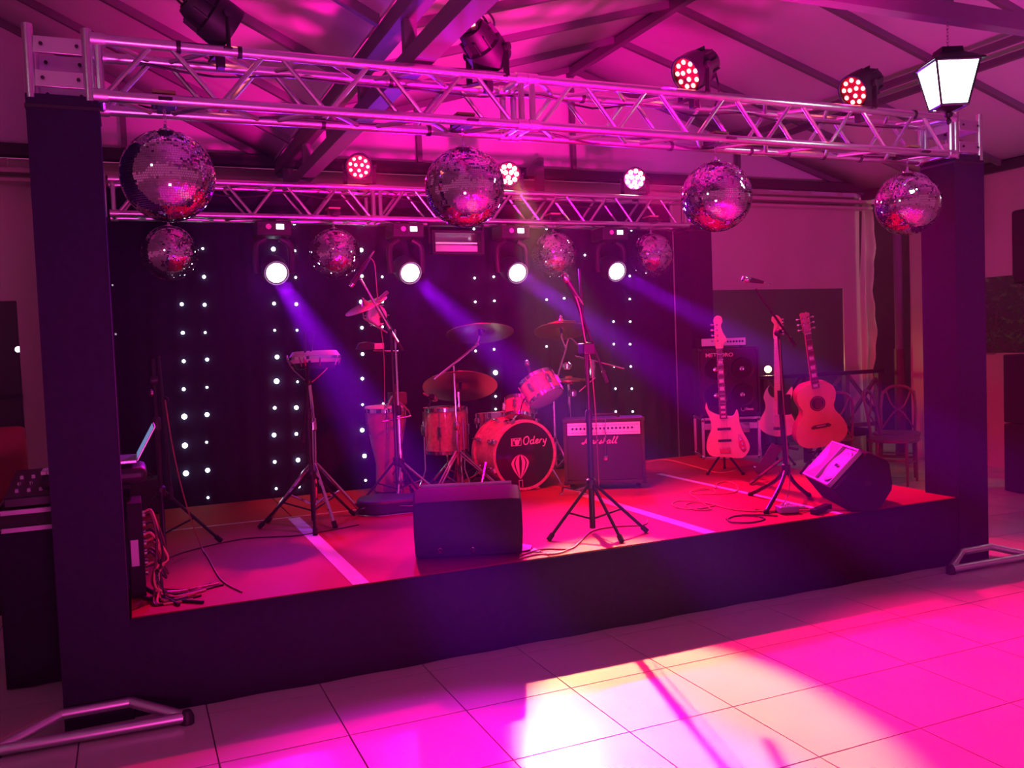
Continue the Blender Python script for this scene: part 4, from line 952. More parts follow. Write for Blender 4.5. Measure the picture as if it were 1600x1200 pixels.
# monitor screen edge behind the bass stack
# ================================================================ GUITARS
def outline(pts, k=5): return [(p.x, p.y) for p in smooth_path([(a, b, 0) for a, b in pts], k, True)]
JB = [(-.093, .345), (-.080, .300), (-.030, .268), (.030, .256), (.060, .258), (.080, .292), (.088, .270), (.092, .215), (.105, .165), (.135, .100), (.142, .055), (.118, .012), (.085, -.005), (.025, .004), (-.035, .010), (-.085, .020), (-.108, .060), (-.100, .120), (-.072, .190), (-.080, .250), (-.100, .310)]
def guitar(name, label, cat, base, rotz, lean, roll, body, bt, bm, neck0, neck1, nw, headpts, hm, nm, frets, acoustic=False, inlay=None, side=None, pegs=(), face=None):
    Mx = Matrix.Translation(V(base)) @ Matrix.Rotation(rotz, 4, 'Z') @ Matrix.Rotation(-lean, 4, 'X') @ Matrix.Rotation(roll, 4, 'Y')
    t = thing(name, label, cat, base, Mx)
    X, Z, Yv = V((1, 0, 0)), V((0, 0, 1)), V((0, 1, 0))
    MB().prism(outline(body), (0, 0, 0), X, Z, Yv * bt).build('body' if not acoustic else 'sides', side or bm, t, local=True, bevel=.012 if not acoustic else .004)
    if acoustic: MB().prism([(a * .985, .0 + b * .992 + .002) for a, b in outline(body)], (0, -.003, 0), X, Z, Yv * .006).build('top', bm, t, local=True)
    MB().prism([(-nw * .62, neck0), (nw * .62, neck0), (nw * .45, neck1), (-nw * .45, neck1)], (0, -.016, 0), X, Z, Yv * .026).build('neck', nm, t, local=True, bevel=.004)
    fb = MB().prism([(-nw * .62, neck0 - .03), (nw * .62, neck0 - .03), (nw * .45, neck1), (-nw * .45, neck1)], (0, -.021, 0), X, Z, Yv * .006).build('fretboard', M_ROSE if inlay else nm, t, local=True)
    fm = MB(); sc = (neck1 - .10)
    for k in range(1, frets + 1):
        z = neck1 - (neck1 - .06) * (1 - 2 ** (-k / 12))
        if z < neck0 - .02: break
        fm.bb((-nw * .5, -.0235, z - .0012), (nw * .5, -.0205, z + .0012))
    fm.build('fret', M_CHR, fb, local=True, smooth=0)
    if inlay:
        for k in (3, 5, 7, 9, 12, 15, 17, 19):
            z = neck1 - (neck1 - .06) * (1 - 2 ** (-(k - .5) / 12))
            if z > neck0 - .02: MB().bb((-nw * .36, -.0225, z - .009 - .004 * (k < 10)), (nw * .36, -.0212, z + .009 + .004 * (k < 10))).build('inlay', M_WHITE, fb, local=True, smooth=0)
    MB().bb((-nw * .47, -.026, neck1 - .003), (nw * .47, -.015, neck1 + .003)).build('nut', M_WHITE, t, local=True, smooth=0)
    MB().prism(outline(headpts, 4) if not acoustic else headpts, (0, -.010, 0), X, Z, Yv * .016).build('headstock', hm, t, local=True, bevel=.003)
    for x, z, s in pegs:
        pg = MB().lathe([(.009, 0), (.007, .02), (0, .022)], (x, -.010, z), (0, -1, 0), 10).build('tuning_post', M_CHR, t, local=True)
        MB().tube(((x, .002, z), (x + s * .035, .002, z)), .004, 6).sph((x + s * .042, .002, z), .011, 8, 6, (1, .4, .8)).build('tuning_key', M_CHR, pg, local=True)
    return t
def strings(t, n, w0, w1, z0, z1, y=-.030):
    m = MB()
    for k in range(n):
        f = k / (n - 1) - .5; m.tube(((f * w0, y, z0), (f * w1, y + .002, z1)), .0009, 4)
    m.build('strings', M_CHR, t, local=True)
face = lambda p: -math.atan2(p[0], p[1])
bp = aty(1134, 716, 6.12)
JB = [(a * 1.42, c * 1.40) for a, c in JB]
HB = [(-.028, .94), (.028, .94), (.034, .975), (.062, 1.00), (.058, 1.03), (.034, 1.075), (.022, 1.13), (.036, 1.165), (.026, 1.205), (-.012, 1.212), (-.036, 1.18), (-.032, 1.13), (-.036, 1.02)]
t = guitar('bass_guitar', 'electric bass guitar with block inlays standing before the bass stack', 'guitar', bp, face(bp) + .06, -.10, -.035, JB, .040, M_BASSB, .375, .945, .050, HB, M_MAPLE, M_MAPLE, 20, inlay=True, pegs=[(-.012, 1.005 + .045 * k, -1) for k in range(4)])
for z in (.155, .255): MB().bb((-.055, -.012, z - .010), (.055, .0, z + .010)).build('pickup', M_BLK, t, local=True, bevel=.003)
MB().bb((-.042, -.014, .045), (.042, 0, .095)).build('bridge', M_CHR, t, local=True, bevel=.003)
MB().prism(outline([(.115, .20), (.150, .165), (.175, .08), (.150, .045), (.115, .10)]), (0, -.004, 0), (1, 0, 0), (0, 0, 1), (0, .005, 0)).build('control_plate', M_CHR, t, local=True)
for x, z in ((.133, .155), (.145, .115), (.150, .075)): MB().lathe([(.011, 0), (.010, .016), (0, .017)], (x, -.004, z), (0, -1, 0), 12).build('knob', M_CHR, t, local=True)
strings(t, 4, .045, .034, .07, 1.02)
def gstand(label, base, rotz, zy=.30):
    t = thing('guitar_stand', label, 'guitar stand', base, rotz)
    for a in (-2.2, -.9, 1.57): 
        l = MB().tube(((0, .07, .20), (math.cos(a) * .24, .07 + math.sin(a) * .20, .012)), .010, 8).build('leg', M_BMET, t, local=True); MB().sph((math.cos(a) * .24, .07 + math.sin(a) * .20, .012), .015, 8, 6).build('rubber_foot', M_RUB, l, local=True)
    MB().tube(((0, .07, .16), (0, .10, .20 + zy)), .011, 8).build('post', M_BMET, t, local=True)
    for s in (-1, 1): MB().tube(smooth_path([(0, .07, .17), (s * .09, .05, .165), (s * .10, -.03, .165), (s * .10, -.05, .195)], 4), .008, 8).build('cradle_arm', M_RUB, t, local=True)
    return t
gstand('low black tripod stand under the bass guitar', (bp.x + .03, bp.y + .06, ZS), face(bp), .2)
# cream guitar behind the microphone stand
ST = [(-.060, .395), (-.075, .36), (-.062, .315), (-.030, .292), (.028, .292), (.050, .30), (.105, .375), (.118, .365), (.112, .31), (.090, .25), (.090, .20), (.125, .12), (.140, .07), (.120, .015), (.060, -.012), (-.04, -.012), (-.115, .020), (-.150, .07), (-.135, .13), (-.100, .20), (-.098, .25), (-.110, .30), (-.092, .355)]
ST = [(a * 1.1, c * 1.14) for a, c in ST]
sp = aty(1216, 679, 6.30)
HS = [(-.022, .86), (.022, .86), (.030, .90), (.046, .96), (.048, 1.02), (.028, 1.06), (-.004, 1.075), (-.034, 1.06), (-.040, 1.025), (-.020, .995), (-.026, .93)]
HS = [(-a, b) for a, b in HS][::-1]; HS = [(-a, b) for a, b in HS][::-1]
t = guitar('electric_guitar', 'cream electric guitar behind the right microphone stand', 'guitar', sp, face(sp) - .05, -.09, .01, ST, .042, M_STRAT, .34, .87, .046, HS, M_MAPLE, M_MAPLE, 21, pegs=[(.012, .905 + .026 * k, 1) for k in range(6)])
MB().prism(outline([(-.05, .32), (.03, .30), (.07, .33), (.075, .25), (.09, .15), (.105, .06), (.06, .05), (.03, .09), (-.04, .10), (-.07, .19), (-.07, .26)]), (0, -.004, 0), (1, 0, 0), (0, 0, 1), (0, .005, 0)).build('pickguard', M_WHITE, t, local=True)
for z in (.12, .18, .24): MB().bb((-.040, -.012, z - .008), (.040, -.003, z + .008)).build('pickup', M_WHITE, t, local=True, bevel=.003)
MB().bb((-.04, -.012, .045), (.04, 0, .075)).build('bridge', M_CHR, t, local=True, bevel=.003)
strings(t, 6, .048, .034, .06, .90)
gstand('black tripod stand under the cream electric guitar', (sp.x + .02, sp.y + .05, ZS), face(sp), .25)
# acoustic
AC = [(-.03, .480), (-.085, .472), (-.130, .435), (-.145, .385), (-.135, .335), (-.118, .295), (-.125, .25), (-.165, .19), (-.192, .12), (-.182, .055), (-.135, .012), (-.06, -.003), (.0, -.005), (.06, -.003), (.135, .012), (.182, .055), (.192, .12), (.165, .19), (.125, .25), (.118, .295), (.135, .335), (.145, .385), (.130, .435), (.085, .472), (.03, .480)]
AC = [(a * 1.12, c * 1.13) for a, c in AC]
ap = aty(1287, 697, 5.66)
HA = [(-.024, .955), (.024, .955), (.032, .975), (.039, 1.125), (.012, 1.133), (0, 1.125), (-.012, 1.133), (-.039, 1.125), (-.032, .975)]
t = guitar('acoustic_guitar', 'acoustic guitar with a round sound hole at the right of the stage', 'guitar', ap, face(ap) + .34, -.13, -.165, AC, .105, M_SPRUCE, .53, .96, .050, HA, M_MAHOG, M_MAHOG, 20, True, side=M_MAHOG, inlay=True, pegs=[(s * .022, .995 + .045 * k, s) for k in range(3) for s in (-1, 1)])
MB().lathe([(0, 0), (.050, 0), (.050, .001), (0, .001)], (0, -.0035, .368), (0, -1, 0), 30).build('sound_hole', M_BLK, t, local=True)
MB().lathe([(.052, 0), (.064, 0), (.064, .0015), (.052, .0015)], (0, -.0035, .368), (0, -1, 0), 30).build('rosette', M_ROSE, t, local=True)
MB().prism([(-.075, -.016), (.075, -.016), (.085, .0), (.06, .014), (-.06, .014), (-.085, .0)], (0, -.012, .175), (1, 0, 0), (0, 0, 1), (0, .010, 0)).build('bridge', M_ROSE, t, local=True, bevel=.003)
MB().bb((-.038, -.016, .177), (.038, -.011, .181)).build('saddle', M_WHITE, t, local=True, smooth=0)
strings(t, 6, .056, .036, .175, .985)
gstand('black tripod stand under the acoustic guitar', (ap.x + .02, ap.y + .08, ZS), face(ap), .3)
# wooden A-frame at the foot of the guitars
t = thing('folding_stand', 'folded red lit wooden stand leaning at the foot of the guitars', 'stand', atz(1200, 745, ZS))
e0, e1 = atz(1186, 741, ZS + .01), aty(1214, 697, 5.95)
MB().bar(e0, e1, .10, .014, (-.4, -.9, .2)).build('board', M_WOOD, t, bevel=.003)
e0, e1 = atz(1172, 756, ZS + .012), aty(1224, 716, 5.80)
MB().bar(e0, e1, .022, .016).build('strut', M_WOOD, t, bevel=.003)
MB().bar(aty(1214, 697, 5.95), aty(1246, 702, 6.0), .03, .02).build('strut', M_WOOD, t, bevel=.003)
for p in ((1180, 731), (1183, 737)): MB().sph(atz(*p, ZS + .02), .018, 10, 8).build('hinge', M_CHR, t)

# ================================================================ WEDGE MONITORS
def wedge(M, label):
    t = thing('wedge_monitor', label, 'speaker', M.translation, M)
    prof = [(-.145, .166), (-.02, .006), (.02, 0), (.13, 0), (.175, .03), (.250, .145), (.256, .19), (.240, .32), (.225, .345), (.105, .402), (.080, .400)]
    L = .30; cx, cz = .07, .20
    secs = [(-L, .90), (-L + .012, .965), (-L + .06, 1.0), (L - .06, 1.0), (L - .012, .965), (L, .90)]
    m = MB(); n = len(prof)
    vs = [V((y, cx + (p[0] - cx) * s, cz + (p[1] - cz) * s)) for y, s in secs for p in prof]
    fs = [(i * n + k, (i + 1) * n + k, (i + 1) * n + (k + 1) % n, i * n + (k + 1) % n) for i in range(len(secs) - 1) for k in range(n)]
    fs += [tuple(range(n)), tuple(range((len(secs) - 1) * n, len(secs) * n))[::-1]]
    vs = [V((q.x, q.y, max(0, q.z - .012))) for q in vs]
    m.add(vs, fs).build('cabinet', M_WEDGE, t, local=True, smooth=30, bevel=.004)
    # baffle on the slanted side: frame, horn and woofer
    a, b = V((0, -.145, .152)), V((0, .080, .386)); w = (b - a).normalized(); nr = V((0, -w.z, w.y)); X = V((1, 0, 0)); o = (a + b) / 2 + nr * .002; hh = (b - a).length / 2 - .006
    bm = MB()
    for q in (((-.258, -hh), (.258, -hh + .012)), ((-.258, hh - .012), (.258, hh)), ((-.258, -hh), (-.246, hh)), ((.246, -hh), (.258, hh)), ((-.03, -hh), (-.022, hh))):
        (x0, z0), (x1, z1) = q; bm.prism([(x0, z0), (x1, z0), (x1, z1), (x0, z1)], o, X, w, nr * .03)
    bm.build('baffle_frame', M_PURP, t, local=True, smooth=0)
    bp = MB().prism([(-.246, -hh), (.246, -hh), (.246, hh), (-.246, hh)], o - nr * .004, X, w, nr * .012).build('baffle', M_PURP, t, local=True, smooth=0)
    hp = MB(); o3 = o + nr * .010
    q = [(-.243, -hh + .014), (-.034, -hh + .014), (-.034, hh - .014), (-.243, hh - .014)]; qi = [(-.17, -.04), (-.10, -.04), (-.10, .04), (-.17, .04)]
    hp.add([o3 + X * x + w * z + nr * .018 for x, z in q] + [o3 + X * x + w * z - nr * .001 for x, z in qi], [(0, 1, 5, 4), (1, 2, 6, 5), (2, 3, 7, 6), (3, 0, 4, 7), (4, 5, 6, 7)])
    hp.build('horn', M_HORN, t, local=True, smooth=0)
    MB().lathe([(.125, .004), (.13, .012), (.115, .014), (.10, .006), (.05, .002), (0, .004)][::-1], o + X * .115 + nr * .007, nr, 32).build('woofer', M_PURP, t, local=True)
    MB().box(o + X * .115 + nr * .022, (.05, .02, .004), Matrix((X, w, nr)).transposed()).build('badge', M_CHR, t, local=True, smooth=0)
    for s in (-1, 1): MB().lathe([(0, 0), (.022, 0), (.022, .004), (.014, .006), (0, .002)], (s * (L - .001), .085, .19), (s, 0, 0), 16).build('pole_socket', M_RUB, t, local=True)
    for x, z in ((-.08, .05), (.10, .055)): MB().lathe([(.013, 0), (.013, .02), (.009, .022), (.009, .04)], (x + .06, .20, z + .02), (0, .9, -.5), 12).build('plug', M_CHR, t, local=True)
    return t
# the first turns its back to us, the second shows its left end
rotA = Matrix.Rotation(-math.atan2(1.66, 4.75) + math.pi, 4, 'Z')
wedge(Matrix.Translation(V((1.735, 4.74, ZS))) @ rotA, 'black wedge monitor at the stage front seen from its back')
fw = V((.41, .91, 0)).normalized(); rgt = V((fw.y, -fw.x, 0))
Mr = Matrix(((-fw.x, rgt.x, 0, 0), (-fw.y, rgt.y, 0, 0), (0, 0, 1, 0), (0, 0, 0, 1)))
wc = V((4.291, 4.374, ZS)) + fw * .285
Mr.translation = wc
wedge(Mr, 'wedge monitor at the right stage front with its lit horn facing left')

# ================================================================ LEFT SIDE OF THE STAGE
kt = thing('keyboard_stand', 'black stand under the keyboard, behind the near left tower', 'stand', (-.4, 5.05, 0))
for x in (-.37, -.20):
    for y in (4.90, 4.985): MB().tube(((x, y, .0), (x, y, 1.005)), .016, 8).build('leg', M_BMET, kt)
for y in (4.90, 4.985): MB().tube(((-.40, y, .99), (-.03, y, .99)), .014, 8).build('rail', M_BMET, kt)
kb = thing('keyboard', 'keyboard end with rounded corner sticking out beside the tower', 'keyboard', (-.4, 5.05, 1.01))
MB().bb((-.44, 4.88, 1.006), (.050, 5.22, 1.085)).build('case', M_BLK, kb, bevel=.03)
k0 = None
for k in range(12):
    x = -.42 + k * .0275
    if k0 is None: k0 = MB().bb((-.0125, 0, 0), (.0125, .14, .018)).build('white_key', M_WHITE, kb, local=True, bevel=.002); k0.location = V((x, 4.895, 1.085)) - V((-.4, 5.05, 1.01))
    else: share(k0, 'white_key', kb, V((x, 4.895, 1.085)) - V((-.4, 5.05, 1.01)))
lpz = 1.108
lt = thing('laptop', 'open laptop with a bluish screen on the keyboard beside the tower', 'laptop', (-.1, 5.06, lpz))
MB().bb((-.225, 4.90, lpz - .002), (.005, 5.22, lpz + .014)).build('base', M_ALU2, lt, bevel=.003)
for r_ in range(5):
    for k in range(11): MB().bb((-.19 + r_ * .021, 4.925 + k * .025, lpz + .014), (-.173 + r_ * .021, 4.945 + k * .025, lpz + .017)).build('key', M_WHITE, lt, smooth=0)
a0, a1 = V((.004, 0, lpz + .010)), V((.098, 0, lpz + .180))
sd = (a1 - a0); nn = V((-sd.z, 0, sd.x)).normalized()
MB().prism([(0, 4.90), (1, 4.90), (1, 5.22), (0, 5.22)], a0, sd, (0, 1, 0), -nn * .007).build('lid', M_ALU2, lt, bevel=.002)
MB().prism([(.06, 4.912), (.96, 4.912), (.96, 5.208), (.06, 5.208)], a0 + nn * .0015, sd, (0, 1, 0), nn * .001).build('screen', M_SCREEN, lt, smooth=0)
sb = thing('stage_box', 'dark stage box with plugged cables at the foot of the keyboard', 'stage box', (-.02, 4.78, ZS))
MB().bb((-.055, 4.70, .462), (.015, 4.95, .93)).build('case', M_WEDGE, sb, bevel=.006)
MB().bb((-.045, 4.693, .62), (-.01, 4.701, .75)).build('label_plate', M_PURP, sb, smooth=0)
for k in range(7):
    for q in range(2): MB().lathe([(.011, 0), (.011, .012), (.007, .014)], (.016, 4.74 + .09 * q, .86 - k * .048), (1, 0, 0), 10).build('socket', M_CHR, sb)
random.seed(11); ORD = ['top', 'second', 'third', 'fourth', 'fifth', 'sixth']
for k in range(11):
    y0, z0 = 4.74 + .09 * (k % 2), .86 - (k // 2) * .05
    ex, ey = .05 + .04 * k % .19, 4.50 + .05 * (k % 5)
    cable('thin %s cable from the %s socket row of the stage box, %s column' % (['dark red', 'bright red', 'black'][k % 3], ORD[k // 2], ['near', 'far'][k % 2]), [(.02, y0, z0), (.055 + .006 * (k % 4), y0 - .01, z0 + .005), (.075 + .012 * (k % 5), y0 - .03, z0 - .12), (.06 + .012 * (k % 4), y0 - .08, .60), (.05 + .02 * (k % 3), y0 - .1, .50), (ex, ey, ZS + .005), (ex + .10 + .05 * (k % 3), ey + .10 * random.random(), ZS + .005)], [M_CABLE, M_CABLER, M_BLK][k % 3], .0045, 6, group='cables hanging from the stage box')
cable('black cable curving over the carpet at the near left corner', [atz(205, 920, ZS + .006), atz(230, 935, ZS + .006), atz(270, 938, ZS + .006), atz(318, 941, ZS + .006)], M_BLK, .006)
cable('second black cable lying beside the first at the near left corner', [atz(205, 905, ZS + .006), atz(240, 925, ZS + .006), atz(280, 945, ZS + .006)], M_BLK, .006)
cable('thin cable running from the left tripod across the carpet', [atz(190, 890, ZS + .004), atz(230, 885, ZS + .004), atz(290, 862, ZS + .004), atz(380, 842, ZS + .004), atz(470, 836, ZS + .004), atz(560, 820, ZS + .004)], M_CABLE)
bg = thing('speaker_box', 'small black box on the carpet behind the left tripod stand', 'speaker', atz(228, 806, ZS))
q = bg.location
MB().bb((q.x - .10, q.y, ZS + .012), (q.x + .105, q.y + .22, ZS + .27)).build('case', M_TOLEX, bg, bevel=.012)
MB().tube(smooth_path([(q.x - .05, q.y + .11, ZS + .27), (q.x - .03, q.y + .11, ZS + .30), (q.x + .04, q.y + .11, ZS + .30), (q.x + .06, q.y + .11, ZS + .27)], 4), .008, 8).build('handle', M_RUB, bg)
for x in (-.08, .08): MB().lathe([(.012, 0), (.012, .013)], (q.x + x, q.y + .04, ZS), n=10).build('foot', M_RUB, bg)
# desk beyond the left tower
ds = thing('draped_desk', 'desk hidden under black cloth left of the near left tower', 'table', (-.40, 5.3, 0))
MB().grid(lambda a, b: ((-.655, -.125, -.125, -.655, -.655)[int(a * 3.999)] + ((-.655, -.125, -.125, -.655, -.655)[int(a * 3.999) + 1] - (-.655, -.125, -.125, -.655, -.655)[int(a * 3.999)]) * (a * 3.999 % 1) + .008 * math.sin(a * 70) * (1 - b), (5.02, 5.02, 5.68, 5.68, 5.02)[int(a * 3.999)] + ((5.02, 5.02, 5.68, 5.68, 5.02)[int(a * 3.999) + 1] - (5.02, 5.02, 5.68, 5.68, 5.02)[int(a * 3.999)]) * (a * 3.999 % 1) + .008 * math.cos(a * 60) * (1 - b), .005 + .775 * b), 60, 4).build('cloth', M_FAB, ds)
MB().bb((-.66, 5.01, .775), (-.12, 5.69, .79)).build('desk_top', M_FAB, ds)
fc_ = thing('flight_case', 'open flight case with pale metal edges on the draped desk', 'flight case', (-.40, 5.3, .792))
MB().bb((-.655, 5.03, .796), (-.13, 5.64, .895)).build('panel', M_TOLEX, fc_)
for z in (.806, .895): MB().bb((-.665, 5.015, z - .014), (-.125, 5.035, z + .014)).build('edge_rail', M_ALU3, fc_, bevel=.003); MB().bb((-.667, 5.02, z - .014), (-.65, 5.64, z + .014)).build('edge_rail', M_ALU3, fc_, bevel=.003)
for z in (.81, .89): MB().sph((-.655, 5.025, z), .028, 10, 8).build('ball_corner', M_CHR, fc_)
mx = thing('mixing_console', 'small mixing console with a red indicator in the open flight case', 'mixer', (-.38, 5.3, .91))
MB().prism([(0, 0), (.56, 0), (.56, .13), (0, .05)], (-.62, 5.06, .912), (0, 1, 0), (0, 0, 1), (.49, 0, 0)).build('body', M_BMET, mx, bevel=.006)
MB().bb((-.20, 5.055, .925), (-.15, 5.066, .955)).build('indicator', M_REDLED, mx, smooth=0)
for k in range(8):
    for r_ in range(3): MB().lathe([(.010, 0), (.008, .018), (0, .019)], (-.57 + .055 * k, 5.16 + .13 * r_, .975 + .0185 * r_ * 1.0), (0, -.14, 1), 10).build('knob', [M_PURP, M_CHR, M_WHITE][r_], mx)
oc = thing('office_chair', 'rounded red lit chair back behind the mixing console', 'chair', (-.80, 6.1, 0))
MB().bb((-1.03, 6.02, .80), (-.60, 6.10, 1.26)).build('backrest', mat('red_upholstery', (.25, .03, .04), .7), oc, bevel=.035)
MB().bb((-1.04, 6.08, .46), (-.58, 6.52, .54)).build('seat', M_FAB, oc, bevel=.03)
MB().bb((-.83, 6.08, .50), (-.79, 6.11, .85)).build('back_support', M_BMET, oc)
MB().tube(((-.81, 6.3, .08), (-.81, 6.3, .46)), .025, 10).build('gas_column', M_BMET, oc)
for k in range(5):
    a = k * math.pi * .4; MB().bar((-.81, 6.3, .09), (-.81 + .27 * math.cos(a), 6.3 + .27 * math.sin(a), .06), .035, .03).build('base_arm', M_BLK, oc); MB().lathe([(0, -.012), (.026, -.012), (.026, .012), (0, .012)], (-.81 + .26 * math.cos(a), 6.3 + .26 * math.sin(a), .027), (math.sin(a), -math.cos(a), 0), 12).build('caster', M_RUB, oc)

# ================================================================ THINGS ON THE CARPET
gb = thing('guitar_case', 'soft black guitar case lying behind the middle wedge monitor', 'case', (1.9, 5.8, ZS))
go = outline([(0, .0), (.03, -.12), (.16, -.185), (.30, -.15), (.40, -.13), (.52, -.14), (.62, -.10), (.75, -.06), (1.02, -.06), (1.05, 0), (1.02, .06), (.75, .06), (.62, .10), (.52, .14), (.40, .13), (.30, .15), (.16, .185), (.03, .12)])
gx = V((.92, -.28, 0)).normalized()
MB().prism(go, atz(564, 806, ZS + .004) + V((0, .12, 0)), gx, V((-gx.y, gx.x, 0)), (0, 0, .105)).build('shell', M_BLK, gb, bevel=.02)
MB().tube([atz(564, 806, ZS + .065) + V((0, .145, 0)) + gx * (a * 1.0) + V((-gx.y, gx.x, 0)) * b * 1.015 for a, b in go], .0035, 6, closed=True).build('zipper', M_CHR, gb)
pa = thing('set_list', 'crumpled white paper on the carpet right of the middle wedge', 'paper', atz(825, 856, ZS))
pts = [atz(808, 848, ZS + .004), atz(815, 861, ZS + .006), atz(829, 858, ZS + .012), atz(831, 852, ZS + .004)]
MB().add(pts, [(0, 1, 2), (0, 2, 3)]).build('sheet', M_PAPER, pa, smooth=0, solid=.001)
MB().add([atz(828, 861, ZS + .003), atz(842, 862, ZS + .008), atz(845, 860, ZS + .003), atz(834, 856, ZS + .012)], [(0, 1, 2), (0, 2, 3)]).build('torn_corner', M_PAPER, pa, smooth=0, solid=.001)
cable('red lit cable looping on the carpet right of the middle wedge', [atz(812, 868, ZS + .004), atz(850, 858, ZS + .004), atz(890, 858, ZS + .004), atz(905, 848, ZS + .004), atz(925, 830, ZS + .004), atz(960, 823, ZS + .004), atz(1005, 820, ZS + .004), atz(1012, 812, ZS + .004)], M_CABLER, .004)
cable('second cable near the stage edge, beside the paper', [atz(812, 872, ZS + .005), atz(840, 866, ZS + .005), atz(870, 865, ZS + .005), atz(890, 858, ZS + .009)], M_CABLER, .004)
L1 = [(1320, 797), (1230, 798), (1190, 799), (1150, 797), (1120, 790), (1090, 783), (1060, 783), (1050, 789), (1072, 795), (1105, 793), (1115, 788), (1085, 785), (1070, 790), (1090, 797), (1112, 796)]
cable('long looped instrument cable on the carpet before the bass guitar', [atz(x, y, ZS + .004 + .002 * (i % 3)) for i, (x, y) in enumerate(L1)], M_CABLER, .0045)
L2 = [(1112, 796), (1090, 780), (1078, 772), (1082, 768), (1110, 764), (1116, 770), (1090, 772), (1078, 768), (1100, 762), (1118, 763), (1120, 756), (1135, 752), (1150, 758), (1152, 767), (1135, 771), (1105, 772)]
cable('small loop of cable between the tape and the bass guitar stand', [atz(x, y, ZS + .004 + .002 * (i % 3)) for i, (x, y) in enumerate(L2)], M_CABLER, .004)
L3 = [(1135, 812), (1150, 806), (1180, 806), (1195, 811), (1175, 816), (1145, 816), (1138, 810), (1165, 804), (1215, 806)]
cable('coil of cable at the foot of the right microphone stand', [atz(x, y, ZS + .004 + .002 * (i % 3)) for i, (x, y) in enumerate(L3)], M_CABLE, .0045)
cable('cable lying before the flight case and bass guitar stand', [atz(1010, 722, ZS + .005), atz(1040, 718, ZS + .005), atz(1075, 726, ZS + .005), atz(1120, 738, ZS + .005), atz(1150, 735, ZS + .005)], M_CABLER, .004)
ep = thing('effects_pedal', 'small effects pedal at the stage edge beside the right microphone stand', 'pedal', atz(1238, 803, ZS))
q = ep.location
MB().box((q.x, q.y + .05, ZS + .025), (.13, .10, .045), Matrix.Rotation(-.3, 3, 'Z')).build('case', mat('pedal_enamel', (.30, .25, .42), .35, .2), ep, bevel=.008)
MB().lathe([(.012, 0), (.012, .015), (.008, .018)], (q.x - .02, q.y + .03, ZS + .048), n=12).build('foot_switch', M_CHR, ep)
for x in (-.03, .0, .03): MB().lathe([(.009, 0), (.007, .012)], (q.x + x + .01, q.y + .075, ZS + .048), n=10).build('knob', M_WHITE, ep)
MB().tube(((q.x + .06, q.y + .03, ZS + .03), (q.x + .115, q.y + .012, ZS + .03)), .009, 8).build('plug', M_CHR, ep)
pb = thing('power_strip', 'black power strip at the carpet edge by the right wedge', 'power strip', atz(1290, 800, ZS))
q = pb.location; MB().box((q.x - .02, q.y + .02, ZS + .02), (.24, .05, .036), Matrix.Rotation(.42, 3, 'Z')).build('case', M_BLK, pb, bevel=.006)
for k in range(4): MB().lathe([(.014, 0), (.014, .003), (.010, .003)], (q.x - .02 + (-.075 + .05 * k) * .91, q.y + .02 + (-.075 + .05 * k) * .41, ZS + .038), n=12).build('socket', M_BMET, pb)

# ================================================================ RIGHT BACKGROUND
ra = thing('railing', 'dark wooden railing with crossed braces before the tarpaulin wall', 'railing', (7.9, 8.7, 0))
MB().bar((6.4, 8.70, 1.10), (9.0, 8.62, 1.10), .06, .05).build('handrail', M_BMET, ra, bevel=.008)
MB().bar((6.4, 8.70, .42), (9.0, 8.62, .42), .05, .05).build('bottom_rail', M_WOOD, ra)
for i, x in enumerate((6.45, 7.1, 7.75, 8.4, 8.95)): MB().bb((x - .03, 8.63, 0), (x + .03, 8.70, 1.08)).build('post', M_WOOD, ra)
for x in (6.48, 7.13, 7.78, 8.43):
    MB().bar((x, 8.69, .46), (x + .55, 8.68, 1.06), .045, .03).build('brace', M_WOOD, ra); MB().bar((x + .55, 8.645, .46), (x, 8.65, 1.06), .045, .03).build('brace', M_WOOD, ra)
def xchair(loc, rz, label, m=M_NOISE):
    t = thing('cross_back_chair', label, 'chair', loc, rz)
    MB().prism(outline([(-.21, -.20), (.21, -.20), (.19, .20), (-.19, .20)], 4), (0, 0, .45), (1, 0, 0), (0, 1, 0), (0, 0, .03)).build('seat', m, t, local=True, bevel=.006)
    for x, y in ((-.18, -.17), (.18, -.17)): MB().tube(((x, y, .45), (x * 1.08, y * 1.06, 0)), [.018, .013], 8).build('leg', m, t, local=True)
    for s in (-1, 1): MB().tube(smooth_path([(s * .185, .21, 0), (s * .175, .185, .45), (s * .18, .22, .75), (s * .16, .26, .93)], 4), .015, 8).build('leg', m, t, local=True)
    MB().tube(smooth_path([(-.165, .25, .90), (-.1, .275, .965), (0, .285, .985), (.1, .275, .965), (.165, .25, .90)], 5), .017, 8).build('top_rail', m, t, local=True)
    for s in (-1, 1): MB().tube(smooth_path([(s * .17, .195, .50), (s * .05, .235, .68), (-s * .06, .25, .76), (-s * .13, .265, .93)], 4), .010, 8).build('cross_slat', m, t, local=True)
    for y in (-.17, .18): MB().tube(((-.185, y, .22), (.185, y, .22)), .009, 8).build('stretcher', m, t, local=True)
    for s in (-1, 1): MB().tube(((s * .187, -.17, .26), (s * .18, .19, .26)), .009, 8).build('stretcher', m, t, local=True)
    return t
xchair((7.42, 6.98, 0), .5, 'wooden cross-back chair right behind the right wedge monitor')
xchair((7.86, 7.35, 0), -.9, 'wooden cross-back chair nearest the right front tower')
xchair((7.05, 7.5, 0), 2.6, 'wooden cross-back chair in front of the railing, facing it')
uc = thing('upholstered_chair', 'dark padded chair with a rounded back before the railing', 'chair', (7.75, 7.95, 0))
